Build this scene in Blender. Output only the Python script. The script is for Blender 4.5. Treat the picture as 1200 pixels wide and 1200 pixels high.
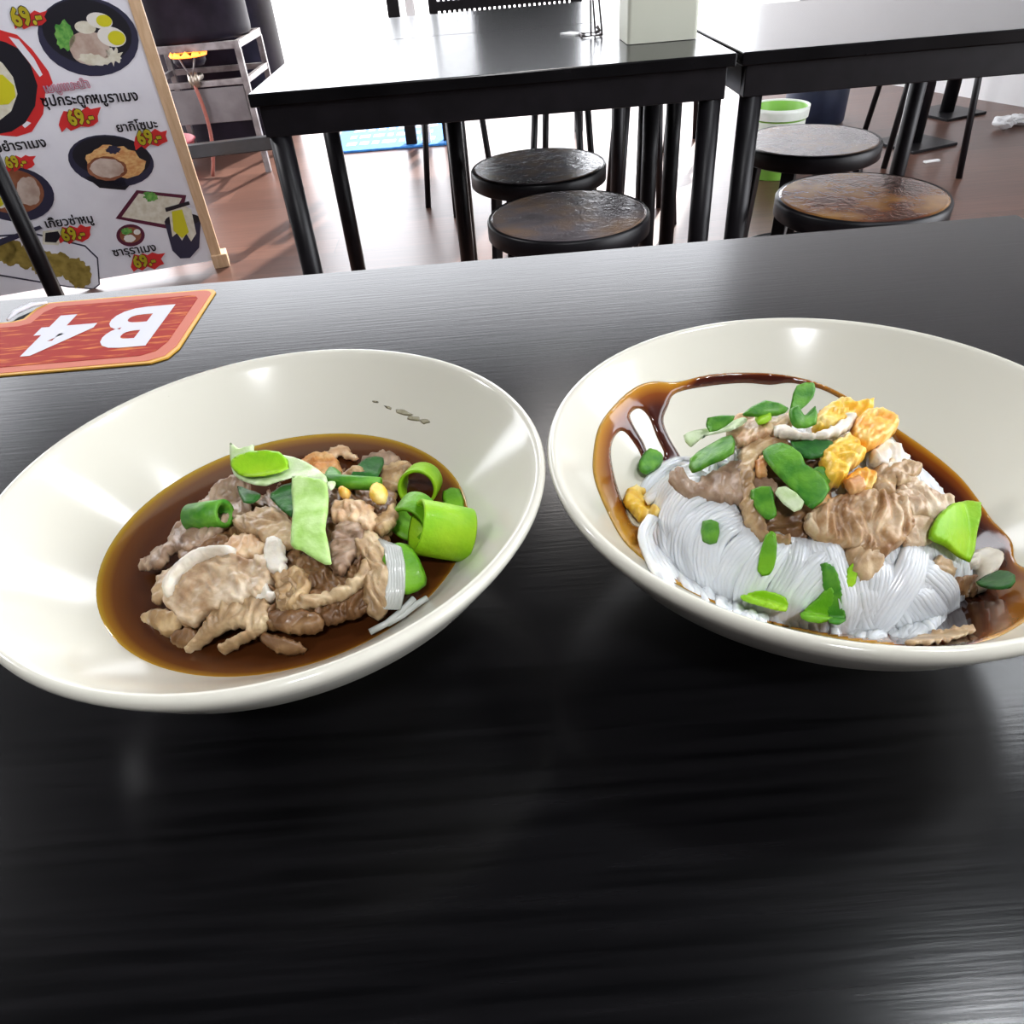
import bpy, bmesh, math, random
import numpy as np
from mathutils import Vector, Matrix, noise
from mathutils.geometry import delaunay_2d_cdt
for o in list(bpy.data.objects): bpy.data.objects.remove(o)
SC = bpy.context.scene
COL = SC.collection
PI = math.pi

# ------------------------------------------------------------------ camera, world, lamps, exposure
CAM_F, PITCH, ROLL, YAW = 879.56, 0.6766, -0.0852, -0.0028
TT = 0.75                                    # table top height
EYE = np.array([0.0, 0.0, TT + 0.2285])
FW = np.array([math.sin(YAW)*math.cos(PITCH), math.cos(YAW)*math.cos(PITCH), -math.sin(PITCH)])
_rt = np.array([math.cos(YAW), -math.sin(YAW), 0.0]); _up = np.cross(_rt, FW)
RT = math.cos(ROLL)*_rt + math.sin(ROLL)*_up
UP = -math.sin(ROLL)*_rt + math.cos(ROLL)*_up
cd = bpy.data.cameras.new('camera'); cam = bpy.data.objects.new('camera', cd); COL.objects.link(cam)
cd.sensor_width = 36; cd.lens = 36*CAM_F/1200; cd.clip_start = 0.01; cd.clip_end = 200
M = Matrix.Identity(4)
for i in range(3):
    M[i][0], M[i][1], M[i][2], M[i][3] = RT[i], UP[i], -FW[i], EYE[i]
cam.matrix_world = M
SC.camera = cam

world = bpy.data.worlds.new('world'); SC.world = world; world.use_nodes = True
bg = world.node_tree.nodes['Background']
bg.inputs[0].default_value = (0.93, 0.95, 1.0, 1); bg.inputs[1].default_value = 8.3

def lamp(name, loc, energy, size, color, target=None, kind='AREA'):
    l = bpy.data.lights.new(name, kind); l.energy = energy; l.color = color
    if kind == 'AREA': l.shape = 'DISK'; l.size = size
    o = bpy.data.objects.new(name, l); COL.objects.link(o); o.location = loc
    d = Vector(target or (loc[0], loc[1], 0)) - Vector(loc)
    o.rotation_euler = d.to_track_quat('-Z', 'Y').to_euler()
    return o
lamp('ceiling_lamp_right', (1.00, 0.46, 2.60), 15, 0.20, (0.92, 0.96, 1.0), (0.1, 0.2, TT))
lamp('ceiling_lamp_rear', (0.3, 3.1, 2.70), 14, 0.4, (1.0, 0.95, 0.92))
lamp('added_fill_side', (-2.6, 1.5, 2.70), 50, 0.4, (0.98, 0.97, 1.0), (-1.4, 2.7, 0.6))  # added fill light, no lamp known there; brightens the menu board
lamp('added_sheen_light_corner', (1.62, 1.50, 2.60), 9, 0.3, (0.92, 0.96, 1.0), (0.1, 0.2, TT))  # added unseen light that lengthens the sheen on the front table
lamp('added_fill_behind', (0.1, -1.1, 2.60), 27, 0.2, (0.96, 0.97, 1.0), (0.0, 0.2, TT))  # added fill light behind the camera for the fronts of food and bowls
sun = bpy.data.lights.new('sun', 'SUN'); sun.energy = 13; sun.angle = 0.02; sun.color = (1.0, 0.95, 0.9)
so = bpy.data.objects.new('sun', sun); COL.objects.link(so)
so.rotation_euler = Vector((-0.38, -1.0, -0.80)).to_track_quat('-Z', 'Y').to_euler()

SC.view_settings.view_transform = 'Standard'; SC.view_settings.look = 'None'
SC.view_settings.exposure = -0.24; SC.view_settings.gamma = 1.0; SC.view_settings.use_curve_mapping = False
SC.cycles.use_denoising = True
SC.cycles.max_bounces = 8

# ------------------------------------------------------------------ helpers
def tag(o, label=None, cat=None, group=None, kind=None):
    if label: o['label'] = label
    if cat: o['category'] = cat
    if group: o['group'] = group
    if kind: o['kind'] = kind
    return o

def empty(name, loc=(0, 0, 0), rz=0, label=None, cat=None, group=None):
    o = bpy.data.objects.new(name, None); COL.objects.link(o); o.location = loc; o.rotation_euler = (0, 0, rz)
    o.empty_display_size = 0.05
    return tag(o, label, cat, group)

def copy_tree(o, parent=None):
    c = o.copy(); COL.objects.link(c)
    if parent is not None: c.parent = parent
    for ch in list(o.children): copy_tree(ch, c)
    return c

class MB:
    def __init__(s): s.v = []; s.f = []; s.mi = []; s.m = 0; s.sm = []; s.smooth = False
    def add(s, vs, fs, smooth=None):
        b = len(s.v); s.v += [tuple(map(float, v)) for v in vs]
        for f in fs:
            s.f.append([b+i for i in f]); s.mi.append(s.m); s.sm.append(s.smooth if smooth is None else smooth)
        return s
    def box(s, x0, x1, y0, y1, z0, z1):
        v = [(x, y, z) for z in (z0, z1) for y in (y0, y1) for x in (x0, x1)]
        return s.add(v, [(0, 2, 3, 1), (4, 5, 7, 6), (0, 1, 5, 4), (2, 6, 7, 3), (0, 4, 6, 2), (1, 3, 7, 5)], False)
    def bar(s, p0, p1, w, h, ref=(0, 0, 1)):
        p0, p1 = Vector(p0), Vector(p1); d = (p1-p0).normalized(); r = Vector(ref)
        if abs(d.dot(r)) > .95: r = Vector((1, 0, 0))
        a = d.cross(r).normalized(); b = a.cross(d)
        v = [p+a*i*w/2+b*j*h/2 for p in (p0, p1) for j in (-1, 1) for i in (-1, 1)]
        return s.add(v, [(0, 2, 3, 1), (4, 5, 7, 6), (0, 1, 5, 4), (2, 6, 7, 3), (0, 4, 6, 2), (1, 3, 7, 5)], False)
    def tube(s, pts, r, n=8, cap=True, closed=False):
        pts = [Vector(p) for p in pts]; N = len(pts)
        rs = r if isinstance(r, (list, tuple)) else [r]*N
        rings = []; a = None
        for i, p in enumerate(pts):
            q0 = pts[i-1] if (i > 0 or closed) else pts[i]; q1 = pts[(i+1) % N] if (i < N-1 or closed) else pts[i]
            d = (q1-q0).normalized()
            if a is None:
                a = d.cross(Vector((0, 0, 1)) if abs(d.z) < .9 else Vector((1, 0, 0))).normalized()
            else:
                a = (a-d*a.dot(d)).normalized()
            b = d.cross(a)
            rings += [p+(a*math.cos(2*PI*k/n)+b*math.sin(2*PI*k/n))*rs[i] for k in range(n)]
        fs = []
        for i in range(N if closed else N-1):
            j = (i+1) % N
            for k in range(n):
                l = (k+1) % n; fs.append((i*n+k, i*n+l, j*n+l, j*n+k))
        if cap and not closed: fs += [tuple(range(n))[::-1], tuple(range((N-1)*n, N*n))]
        return s.add(rings, fs, True)
    def lathe(s, prof, c=(0, 0, 0), n=48, smooth=True, axis=None, closed=False):
        v = []; R = axis.to_track_quat('Z', 'Y').to_matrix() if axis is not None else None
        for r, z in prof:
            for k in range(n):
                t = 2*PI*k/n; p = Vector((r*math.cos(t), r*math.sin(t), z))
                if R: p = R @ p
                v.append(p+Vector(c))
        fs = []; N = len(prof)
        for i in range(N if closed else N-1):
            for k in range(n):
                l = (k+1) % n; j = (i+1) % N; fs.append((i*n+k, i*n+l, j*n+l, j*n+k))
        return s.add(v, fs, smooth)
    def prism(s, pts, z0, z1):
        n = len(pts); v = [(x, y, z0) for x, y in pts]+[(x, y, z1) for x, y in pts]
        fs = [tuple(range(n))[::-1], tuple(range(n, 2*n))]+[(i, (i+1) % n, n+(i+1) % n, n+i) for i in range(n)]
        return s.add(v, fs, False)
    def build(s, name, mats, parent=None, bevel=0, sub=0, seg=2):
        me = bpy.data.meshes.new(name); me.from_pydata(s.v, [], s.f)
        mats = mats if isinstance(mats, (list, tuple)) else [mats]
        for m in mats: me.materials.append(m)
        me.polygons.foreach_set('material_index', s.mi); me.polygons.foreach_set('use_smooth', s.sm)
        bm = bmesh.new(); bm.from_mesh(me)
        bmesh.ops.remove_doubles(bm, verts=bm.verts, dist=1e-6)
        bmesh.ops.recalc_face_normals(bm, faces=bm.faces); bm.to_mesh(me); bm.free()
        me.update()
        o = bpy.data.objects.new(name, me); COL.objects.link(o)
        if parent is not None: o.parent = parent
        if bevel:
            b = o.modifiers.new('bevel', 'BEVEL'); b.width = bevel; b.segments = seg; b.limit_method = 'ANGLE'; b.angle_limit = .6
        if sub:
            b = o.modifiers.new('subdivision', 'SUBSURF'); b.levels = sub; b.render_levels = sub
        return o

# ------------------------------------------------------------------ materials
def mat(name, color, rough=.5, metal=0, spec=.5, coat=0, emit=None, estr=0, noise_s=0, color2=None, bump=0, bump_s=None, stretch=(1, 1, 1), detail=4, trans=0, sss=0, lo=.35, hi=.65, ior=None):
    m = bpy.data.materials.new(name); m.use_nodes = True; nt = m.node_tree; p = nt.nodes['Principled BSDF']
    p.inputs['Base Color'].default_value = (*color, 1); p.inputs['Roughness'].default_value = rough
    p.inputs['Metallic'].default_value = metal; p.inputs['Specular IOR Level'].default_value = spec
    p.inputs['Coat Weight'].default_value = coat; p.inputs['Coat Roughness'].default_value = .08
    if trans: p.inputs['Transmission Weight'].default_value = trans
    if ior: p.inputs['IOR'].default_value = ior
    if sss:
        p.inputs['Subsurface Weight'].default_value = sss; p.inputs['Subsurface Radius'].default_value = (.004, .003, .002); p.inputs['Subsurface Scale'].default_value = 1
    if emit: p.inputs['Emission Color'].default_value = (*emit, 1); p.inputs['Emission Strength'].default_value = estr
    if noise_s or bump:
        tc = nt.nodes.new('ShaderNodeTexCoord'); mp = nt.nodes.new('ShaderNodeMapping'); mp.inputs['Scale'].default_value = stretch
        nt.links.new(tc.outputs['Object'], mp.inputs[0])
    if noise_s and color2:
        n = nt.nodes.new('ShaderNodeTexNoise'); n.inputs['Scale'].default_value = noise_s; n.inputs['Detail'].default_value = detail
        r = nt.nodes.new('ShaderNodeValToRGB'); r.color_ramp.elements[0].position = lo; r.color_ramp.elements[1].position = hi
        r.color_ramp.elements[0].color = (*color, 1); r.color_ramp.elements[1].color = (*color2, 1)
        nt.links.new(mp.outputs[0], n.inputs['Vector']); nt.links.new(n.outputs['Fac'], r.inputs[0]); nt.links.new(r.outputs[0], p.inputs['Base Color'])
    if bump:
        n = nt.nodes.new('ShaderNodeTexNoise'); n.inputs['Scale'].default_value = bump_s or noise_s; n.inputs['Detail'].default_value = detail
        b = nt.nodes.new('ShaderNodeBump'); b.inputs['Strength'].default_value = bump; b.inputs['Distance'].default_value = .002
        nt.links.new(mp.outputs[0], n.inputs['Vector']); nt.links.new(n.outputs['Fac'], b.inputs['Height']); nt.links.new(b.outputs[0], p.inputs['Normal'])
    return m

M_top = mat('black_laminate', (.0018, .0018, .0022), .205, spec=.21, noise_s=10, color2=(.006, .0057, .0065), bump=.03, bump_s=16, stretch=(1.2, 26, 1), detail=6)
M_blk = mat('black_paint', (.004, .0036, .0048), .38, spec=.3, noise_s=30, color2=(.008, .007, .009))
M_edge = mat('black_edge_band', (.010, .010, .013), .3)
M_cream = mat('cream_glaze', (.69, .67, .575), .13, coat=.0, noise_s=6, color2=(.72, .70, .605), bump=.012, bump_s=40)
M_steel = mat('stainless_steel', (.27, .25, .25), .45, metal=.6, noise_s=20, color2=(.14, .12, .12))
M_pot = mat('blackened_aluminium', (.006, .004, .008), .55, spec=.15, noise_s=8, color2=(.017, .012, .021))
M_sheet = mat('grey_metal_sheet', (.13, .115, .12), .5, metal=.2, noise_s=10, color2=(.18, .165, .17))
M_flame = mat('flame', (1, .4, .08), .5, emit=(1.0, .24, .03), estr=3.2)
M_hose = mat('red_rubber_hose', (.30, .08, .06), .5, noise_s=30, color2=(.36, .12, .09))
M_brass = mat('valve_brass', (.45, .38, .3), .35, metal=.8, noise_s=50, color2=(.3, .26, .22))
M_wood = mat('pale_frame_wood', (.58, .38, .22), .5, noise_s=14, color2=(.68, .48, .30), stretch=(8, 8, 1), bump=.1)
M_white = mat('white_plastic', (.8, .8, .8), .4, noise_s=8, color2=(.83, .83, .83))
M_paper = mat('white_paper', (.82, .82, .82), .8, noise_s=80, color2=(.86, .86, .86), bump=.1)
M_bag = mat('white_bag', (.75, .82, .72), .35, noise_s=30, color2=(.82, .86, .8), bump=.3)
M_green = mat('green_plastic', (.22, .52, .06), .35, noise_s=12, color2=(.28, .58, .1))
M_navy = mat('navy_plastic', (.012, .02, .05), .5, noise_s=12, color2=(.02, .03, .07))
M_red = mat('red_plastic', (.5, .08, .1), .4, noise_s=9, color2=(.56, .11, .13))
M_mat = mat('blue_mat', (.03, .20, .62), .8, noise_s=60, color2=(.05, .28, .72), bump=.3)
M_matw = mat('mat_print', (.55, .7, .9), .8, noise_s=60, color2=(.65, .78, .95))
M_boxc = mat('cream_plastic', (.66, .67, .55), .4, noise_s=5, color2=(.69, .70, .58))
M_plaster = mat('white_plaster', (.78, .77, .77), .7, noise_s=5, color2=(.83, .82, .82), bump=.05, bump_s=40)
M_wallg = mat('grey_plaster', (.10, .095, .10), .8, noise_s=4, color2=(.13, .12, .13), bump=.05, bump_s=40)
M_ceil = mat('ceiling_paint', (.05, .05, .055), .9, noise_s=4, color2=(.06, .06, .065))
M_pave = mat('concrete_paving', (.6, .59, .57), .8, noise_s=3, color2=(.7, .69, .67), bump=.1, bump_s=50)

def floor_mat():
    m = bpy.data.materials.new('wood_plank_floor'); m.use_nodes = True; nt = m.node_tree; p = nt.nodes['Principled BSDF']
    tc = nt.nodes.new('ShaderNodeTexCoord'); br = nt.nodes.new('ShaderNodeTexBrick')
    br.inputs['Scale'].default_value = 1; br.inputs['Brick Width'].default_value = 1.2; br.inputs['Row Height'].default_value = .16
    br.inputs['Mortar Size'].default_value = .002; br.inputs['Color1'].default_value = (.085, .040, .029, 1); br.inputs['Color2'].default_value = (.13, .064, .046, 1)
    br.inputs['Mortar'].default_value = (.07, .04, .03, 1); br.inputs['Mortar Smooth'].default_value = .3
    mp = nt.nodes.new('ShaderNodeMapping'); mp.inputs['Scale'].default_value = (1.5, 22, 1)
    n = nt.nodes.new('ShaderNodeTexNoise'); n.inputs['Scale'].default_value = 3; n.inputs['Detail'].default_value = 6
    mx = nt.nodes.new('ShaderNodeMixRGB'); mx.blend_type = 'OVERLAY'; mx.inputs[0].default_value = .5
    nt.links.new(tc.outputs['Object'], br.inputs['Vector']); nt.links.new(tc.outputs['Object'], mp.inputs[0]); nt.links.new(mp.outputs[0], n.inputs['Vector'])
    nt.links.new(br.outputs['Color'], mx.inputs[1]); nt.links.new(n.outputs['Fac'], mx.inputs[2]); nt.links.new(mx.outputs[0], p.inputs['Base Color'])
    b = nt.nodes.new('ShaderNodeBump'); b.inputs['Strength'].default_value = .15; b.inputs['Distance'].default_value = .002
    nt.links.new(br.outputs['Fac'], b.inputs['Height']); b.invert = True; nt.links.new(b.outputs[0], p.inputs['Normal'])
    p.inputs['Roughness'].default_value = .31; p.inputs['Specular IOR Level'].default_value = .38
    return m
M_floor = floor_mat()

def stool_mat(name, c1, c2, c3):
    m = bpy.data.materials.new(name); m.use_nodes = True; nt = m.node_tree; p = nt.nodes['Principled BSDF']
    tc = nt.nodes.new('ShaderNodeTexCoord')
    n1 = nt.nodes.new('ShaderNodeTexNoise'); n1.inputs['Scale'].default_value = 7; n1.inputs['Detail'].default_value = 3
    r = nt.nodes.new('ShaderNodeValToRGB'); r.color_ramp.elements[0].position = .38; r.color_ramp.elements[1].position = .68
    r.color_ramp.elements[0].color = (*c1, 1); r.color_ramp.elements[1].color = (*c3, 1); e = r.color_ramp.elements.new(.52); e.color = (*c2, 1)
    v = nt.nodes.new('ShaderNodeTexNoise'); v.inputs['Scale'].default_value = 34; v.inputs['Detail'].default_value = 2; v.inputs['Distortion'].default_value = 2.6
    b = nt.nodes.new('ShaderNodeBump'); b.inputs['Strength'].default_value = .26; b.inputs['Distance'].default_value = .003
    nt.links.new(tc.outputs['Object'], n1.inputs['Vector']); nt.links.new(n1.outputs['Fac'], r.inputs[0]); nt.links.new(r.outputs[0], p.inputs['Base Color'])
    nt.links.new(tc.outputs['Object'], v.inputs['Vector']); nt.links.new(v.outputs['Fac'], b.inputs['Height']); nt.links.new(b.outputs[0], p.inputs['Normal'])
    p.inputs['Roughness'].default_value = .2
    return m
M_seat_a = stool_mat('embossed_seat_painted_sheen', (.08, .068, .072), (.15, .13, .137), (.23, .15, .10))  # greys raised so the colour carries the brightness reflected on the seats
M_seat_b = stool_mat('embossed_brown_seat', (.03, .016, .015), (.13, .05, .03), (.30, .15, .04))  # dark to orange-brown tones, mottled by noise
# ------------------------------------------------------------------ the setting
def struct(name, mb, m, bevel=0):
    return tag(mb.build(name, m, bevel=bevel), kind='structure')
struct('floor', MB().box(-4.2, 4.6, -2.6, 6.2, -.08, 0), M_floor)
struct('pavement', MB().box(-25, 25, 6.2, 45, -.20, -.02), M_pave)
struct('ceiling', MB().box(-4.2, 4.6, -2.6, 6.2, 3.45, 3.55), M_ceil)
struct('wall_left', MB().box(-4.2, -4.05, -2.6, 3.4, 0, 3.45), M_wallg)
struct('wall_front', MB().box(-4.2, 4.6, -2.75, -2.6, 0, 3.45), M_wallg)
w = MB(); a = Vector((1.96, 6.19, 0)); b = Vector((3.75, 1.95, 0)); d = (b-a).normalized(); nrm = Vector((-d.y, d.x, 0))
w.prism([(p.x, p.y) for p in (a, b, b+nrm*.12, a+nrm*.12)][::1], 0, 3.45)
struct('wall_right', w, M_plaster)
struct('trim_1', MB().box(-4.2, 4.6, 6.05, 6.2, 3.32, 3.45), M_wallg)

# ------------------------------------------------------------------ tables
def table(name, x0, x1, y0, y1, label, legs=((0, 0), (1, 0), (0, 1), (1, 1)), inset=0, group=None, cat='table'):
    cx, cy = (x0+x1)/2, (y0+y1)/2
    t = empty(name, (cx, cy, 0), 0, label, cat, group)
    W, D = (x1-x0)/2, (y1-y0)/2
    MB().box(-W, W, -D, D, TT-.022, TT).build('tabletop', M_top, t, bevel=.0025)
    fr = MB(); z0, z1 = TT-.075, TT-.022; q = .012; k = .022
    fr.box(-W+q, W-q, -D+q, -D+q+k, z0, z1); fr.box(-W+q, W-q, D-q-k, D-q, z0, z1)
    fr.box(-W+q, -W+q+k, -D+q+k, D-q-k, z0, z1); fr.box(W-q-k, W-q, -D+q+k, D-q-k, z0, z1)
    fr.build('apron', M_blk, t, bevel=.002)
    for i, j in legs:
        X = (-W+q+.0215+inset) if i == 0 else (W-q-.0215); Y = (-D+q+.0215) if j == 0 else (D-q-.0215)
        l = MB(); l.tube([(X, Y, .012), (X, Y, z0+.03)], .021, 16); lo = l.build('leg', M_blk, t)
        f = MB(); f.tube([(X, Y, 0), (X, Y, .014)], .0235, 16); f.build('foot_cap', M_blk, lo)
    return t
table('dining_table', -.62, .443, -.03, .627, 'large black wood-grain table carrying both bowls in front')
table('dining_table', -.412, .466, 1.532, 2.13, 'black table behind the front one, with the cream box standing on it')
table('dining_table', -.395, .466, 2.131, 2.64, 'black table pushed up behind the one with the cream box', inset=.29)
table('dining_table', .476, 1.185, 1.532, 2.215, 'black table on the right above the two brown-topped stools')
table('dining_table', -2.05, -1.19, 1.532, 2.11, 'black table on the left whose single leg crosses the menu board')

# pedestal tables far right
def pedestal(x, y, rz, label):
    t = empty('pedestal_table', (x, y, 0), rz, label, 'table')
    MB().box(-.13, .13, -.13, .13, 0, .012).build('base_plate', M_blk, t, bevel=.002)
    MB().tube([(0, 0, .012), (0, 0, TT-.03)], .034, 20).build('column', M_blk, t)
    MB().box(-.25, .25, -.25, .25, TT-.03, TT).build('tabletop', M_top, t, bevel=.003)
pedestal(1.99, 3.69, .35, 'pedestal table with square black base plate behind the right-hand stools')
pedestal(2.40, 4.20, .35, 'pedestal table with square black base plate nearest the white wall')

# ------------------------------------------------------------------ stools
def stool(name, x, y, rz, seat_m, label, group=None, h=.48, r=.1677):
    t = empty(name, (x, y, 0), rz, label, 'stool', group)
    MB().lathe([(0, h-.004), (r-.012, h-.004), (r-.004, h-.0005), (r, h-.006), (r, h-.036), (r-.006, h-.04), (0, h-.04)], n=64).build('seat', [M_blk], t)
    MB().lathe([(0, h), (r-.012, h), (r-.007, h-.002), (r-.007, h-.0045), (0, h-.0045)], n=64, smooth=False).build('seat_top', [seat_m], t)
    for k in range(4):
        a = PI/4+k*PI/2; ca, sa = math.cos(a), math.sin(a)
        l = MB(); l.bar((ca*.125, sa*.125, h-.038), (ca*.158, sa*.158, 0), .034, .016, (ca, sa, 0)); l.build('leg', M_blk, t, bevel=.003)
    ring = [(.136*math.cos(2*PI*i/40), .136*math.sin(2*PI*i/40), .2) for i in range(40)]
    MB().tube(ring, .007, 8, closed=True).build('foot_ring', M_blk, t)
    return t
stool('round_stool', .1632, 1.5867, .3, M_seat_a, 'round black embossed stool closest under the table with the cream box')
stool('round_stool', .1316, 1.9765, .2, M_seat_a, 'round black stool with a tan patch, behind its twin under the cream-box table')
stool('round_stool', .7554, 1.5465, .5, M_seat_b, 'round stool with orange-brown seat, nearest at the right table')
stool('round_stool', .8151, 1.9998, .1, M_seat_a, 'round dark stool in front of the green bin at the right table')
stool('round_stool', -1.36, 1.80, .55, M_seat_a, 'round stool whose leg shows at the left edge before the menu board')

def thin_stool(x, y, feet, label, h=.47):
    t = empty('slim_stool', (x, y, 0), 0, label, 'stool', None)
    MB().lathe([(0, h), (.13, h), (.138, h-.008), (.134, h-.026), (0, h-.026)], n=40).build('seat', M_blk, t)
    for fx, fy in feet:
        dx, dy = fx-x, fy-y; L = MB(); L.tube([(dx*.72, dy*.72, h-.024), (dx, dy, 0)], .0125, 10); L.build('leg', M_blk, t)
def sq(x, y, r, a): return [(x+r*math.cos(a+k*PI/2), y+r*math.sin(a+k*PI/2)) for k in range(4)]
thin_stool(-.11, 3.327, [(-.256, 3.35), (-.133, 3.18), (.036, 3.30), (-.087, 3.47)], 'slim-legged black stool seen under the left end of the tables')
thin_stool(.30, 3.08, sq(.30, 3.08, .15, .45), 'slim-legged black stool seen just above the farther embossed stool')
thin_stool(.585, 2.98, sq(.585, 2.98, .15, -.73), 'slim-legged black stool whose foot shows beside the table corner leg')
thin_stool(.98, 4.02, sq(.98, 4.02, .15, -2.3), 'slim-legged black stool farthest back, left of the green bin')
thin_stool(1.90, 3.46, [(1.92, 3.14), (2.19, 3.61), (1.83, 3.87), (1.71, 3.36)], 'slim-legged black stool standing over the near square base plate', .6)
thin_stool(2.72, 3.62, sq(2.72, 3.62, .15, .2), 'slim-legged black stool at the right edge by the white wall')

# ------------------------------------------------------------------ background things on the left: stove, pots
st = empty('stove_stand', (0, 0, 0), 0, 'steel burner stand with a lit flame beneath the large dark pot', 'stove')
X0, X1, Y0, Y1 = -1.62, -1.10, 4.17, 4.66
for nm, z, hh in (('upper_rail', .565, .032), ('lower_rail', .415, .026)):
    f = MB()
    f.box(X0, X1, Y0, Y0+.02, z-hh/2, z+hh/2); f.box(X0, X1, Y1-.02, Y1, z-hh/2, z+hh/2)
    f.box(X0, X0+.02, Y0+.02, Y1-.02, z-hh/2, z+hh/2); f.box(X1-.02, X1, Y0+.02, Y1-.02, z-hh/2, z+hh/2)
    f.build(nm, M_steel, st, bevel=.002)
for x in (X0+.012, X1-.012):
    for y in (Y0+.012, Y1-.012):
        MB().box(x-.014, x+.014, y-.014, y+.014, 0, .552).build('leg', M_steel, st, bevel=.002)
MB().box(X0+.025, X1-.03, Y0+.004, Y0+.012, .245, .395).build('front_panel', M_sheet, st, bevel=.002)
bu = MB().lathe([(0, .49), (.06, .49), (.075, .51), (.075, .530), (.06, .536), (0, .536)], (-1.36, 4.215, 0), 32).build('burner', M_pot, st)
fl = MB(); vs = []; NF = 66
for k in range(NF):
    a = 2*PI*k/NF; h = .008+.016*abs(math.sin(5.5*a))+.003*math.sin(17*a)
    for r, z in ((.070, .528), (.084, .530), (.088, .530+.5*h), (.080, .530+h), (.074, .530+.5*h)): vs.append((-1.36+r*math.cos(a), 4.215+r*math.sin(a), z))
fl.add(vs, [(k*5+j, ((k+1) % NF)*5+j, ((k+1) % NF)*5+(j+1) % 5, k*5+(j+1) % 5) for k in range(NF) for j in range(5)], True)
fl.build('flame', M_flame, bu)
v = MB(); v.tube([(-1.345, 4.13, .44), (-1.345, 4.26, .44)], .016, 12); v.lathe([(0, -.03), (.022, -.03), (.026, 0), (.022, .03), (0, .03)], (-1.345, 4.145, .44), 16); vo = v.build('gas_valve', M_brass, st)
v = MB(); v.tube([(-1.38, 4.13, .53), (-1.352, 4.12, .46)], .004, 6); v.tube([(-1.31, 4.13, .53), (-1.335, 4.12, .46)], .004, 6); v.build('support_wire', M_steel, st)
hp = []
for i in range(13):
    t = i/12; hp.append((-1.345+.02*math.sin(3*t)-.05*t*t, 4.13+.02*t, .42-.41*t))
MB().tube(hp, .009, 8).build('gas_hose', M_hose, st)
def pot(name, x, y, z, r, h, label, m, cat='pot'):
    t = empty(name, (x, y, z), 0, label, cat)
    MB().lathe([(0, 0), (r*.94, 0), (r*.99, .012), (r, .04), (r, h), (r+.012, h+.004), (r+.010, h+.012), (r-.006, h+.008), (r-.008, .05), (r*.9, .012), (0, .010)], n=56).build('body', m, t)
    hd = MB()
    for s in (-1, 1):
        hd.tube([(s*(r), -.06, h*.8), (s*(r+.045), -.05, h*.8), (s*(r+.05), 0, h*.8), (s*(r+.045), .05, h*.8), (s*r, .06, h*.8)], .008, 8)
    hd.build('handle', M_steel, t)
    return t
pot('stockpot', -1.37, 4.43, .581, .275, .45, 'large dark stockpot heating on the steel burner stand', M_pot)
pot('stock_drum', -1.475, 5.10, 0, .36, .85, 'tall dark drum standing on the floor behind the burner stand', M_pot, 'drum')
tag(MB().lathe([(0, 0), (.14, 0), (.19, .13), (.197, .133), (.19, .138), (.136, .012), (0, .010)], (-1.72, 4.42, 0), 40).build('red_basin', M_red), 'red plastic basin on the floor behind the burner stand', 'basin')
tag(MB().lathe([(0, 0), (.07, 0), (.085, .14), (.09, .142), (.085, .146), (.068, .008), (0, .007)], (-1.62, 4.02, 0), 32).build('white_bucket', M_white), 'small white bucket on the floor behind the menu board edge', 'bucket')
rl = empty('floor_rail', (0, 0, 0), 0, 'low black rail running from behind the menu board to the table leg', 'rail')
MB().bar((-1.42, 3.37, .285), (-.80, 3.30, .315), .045, .05).build('bar', M_blk, rl, bevel=.004)
for x, y in ((-1.40, 3.37), (-.825, 3.303)):
    MB().bar((x, y, 0), (x, y, .285), .035, .035).build('post', M_blk, rl, bevel=.003)

# ------------------------------------------------------------------ background behind the tables
fm = empty('floor_mat', (-.50, 4.76, 0), -.02, 'blue floor mat with pale printed lines, beneath the tables', 'mat')
MB().box(-.33, .33, -.33, .33, 0, .012).build('pad', M_mat, fm, bevel=.004)
pm = MB(); random.seed(9)
for r_ in range(3):
    x = -.25
    while x < .22:
        w_ = random.uniform(.03, .08); pm.box(x, x+w_, -.22+r_*.16, -.15+r_*.16, .012, .0132); x += w_+.02
pm.build('print', M_matw, fm)
g = empty('slatted_gate', (0, 0, 0), 0, 'dark slatted gate standing in the bright opening beyond the tables', 'gate')
gb = MB(); gb.box(-.17, .52, 4.48, 4.52, .60, .64); gb.build('lower_rail', M_blk, g)
MB().box(-.17, .52, 4.48, 4.52, 1.56, 1.60).build('upper_rail', M_blk, g)
gs = MB()
for k in range(27):
    x = -.155+k*.025; gs.box(x, x+.015, 4.49, 4.51, .560, 1.56)
gs.build('slats', M_blk, g)
for x in (-.19, .53): MB().box(x-.022, x+.022, 4.48, 4.525, 0, 1.65).build('post', M_blk, g, bevel=.002)
MB().box(.0, .52, 4.512, 4.522, .64, 1.56).build('back_panel', M_blk, g)
tag(MB().box(-.415, -.355, 4.46, 4.52, .0, 1.15).build('steel_post', M_blk, bevel=.003), 'thin dark post left of the slatted gate', 'post')
tag(MB().box(-.325, -.28, 4.46, 4.50, .0, 1.15).build('pale_post', M_white, bevel=.003), 'thin pale post between the dark post and the gate', 'post')

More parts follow.
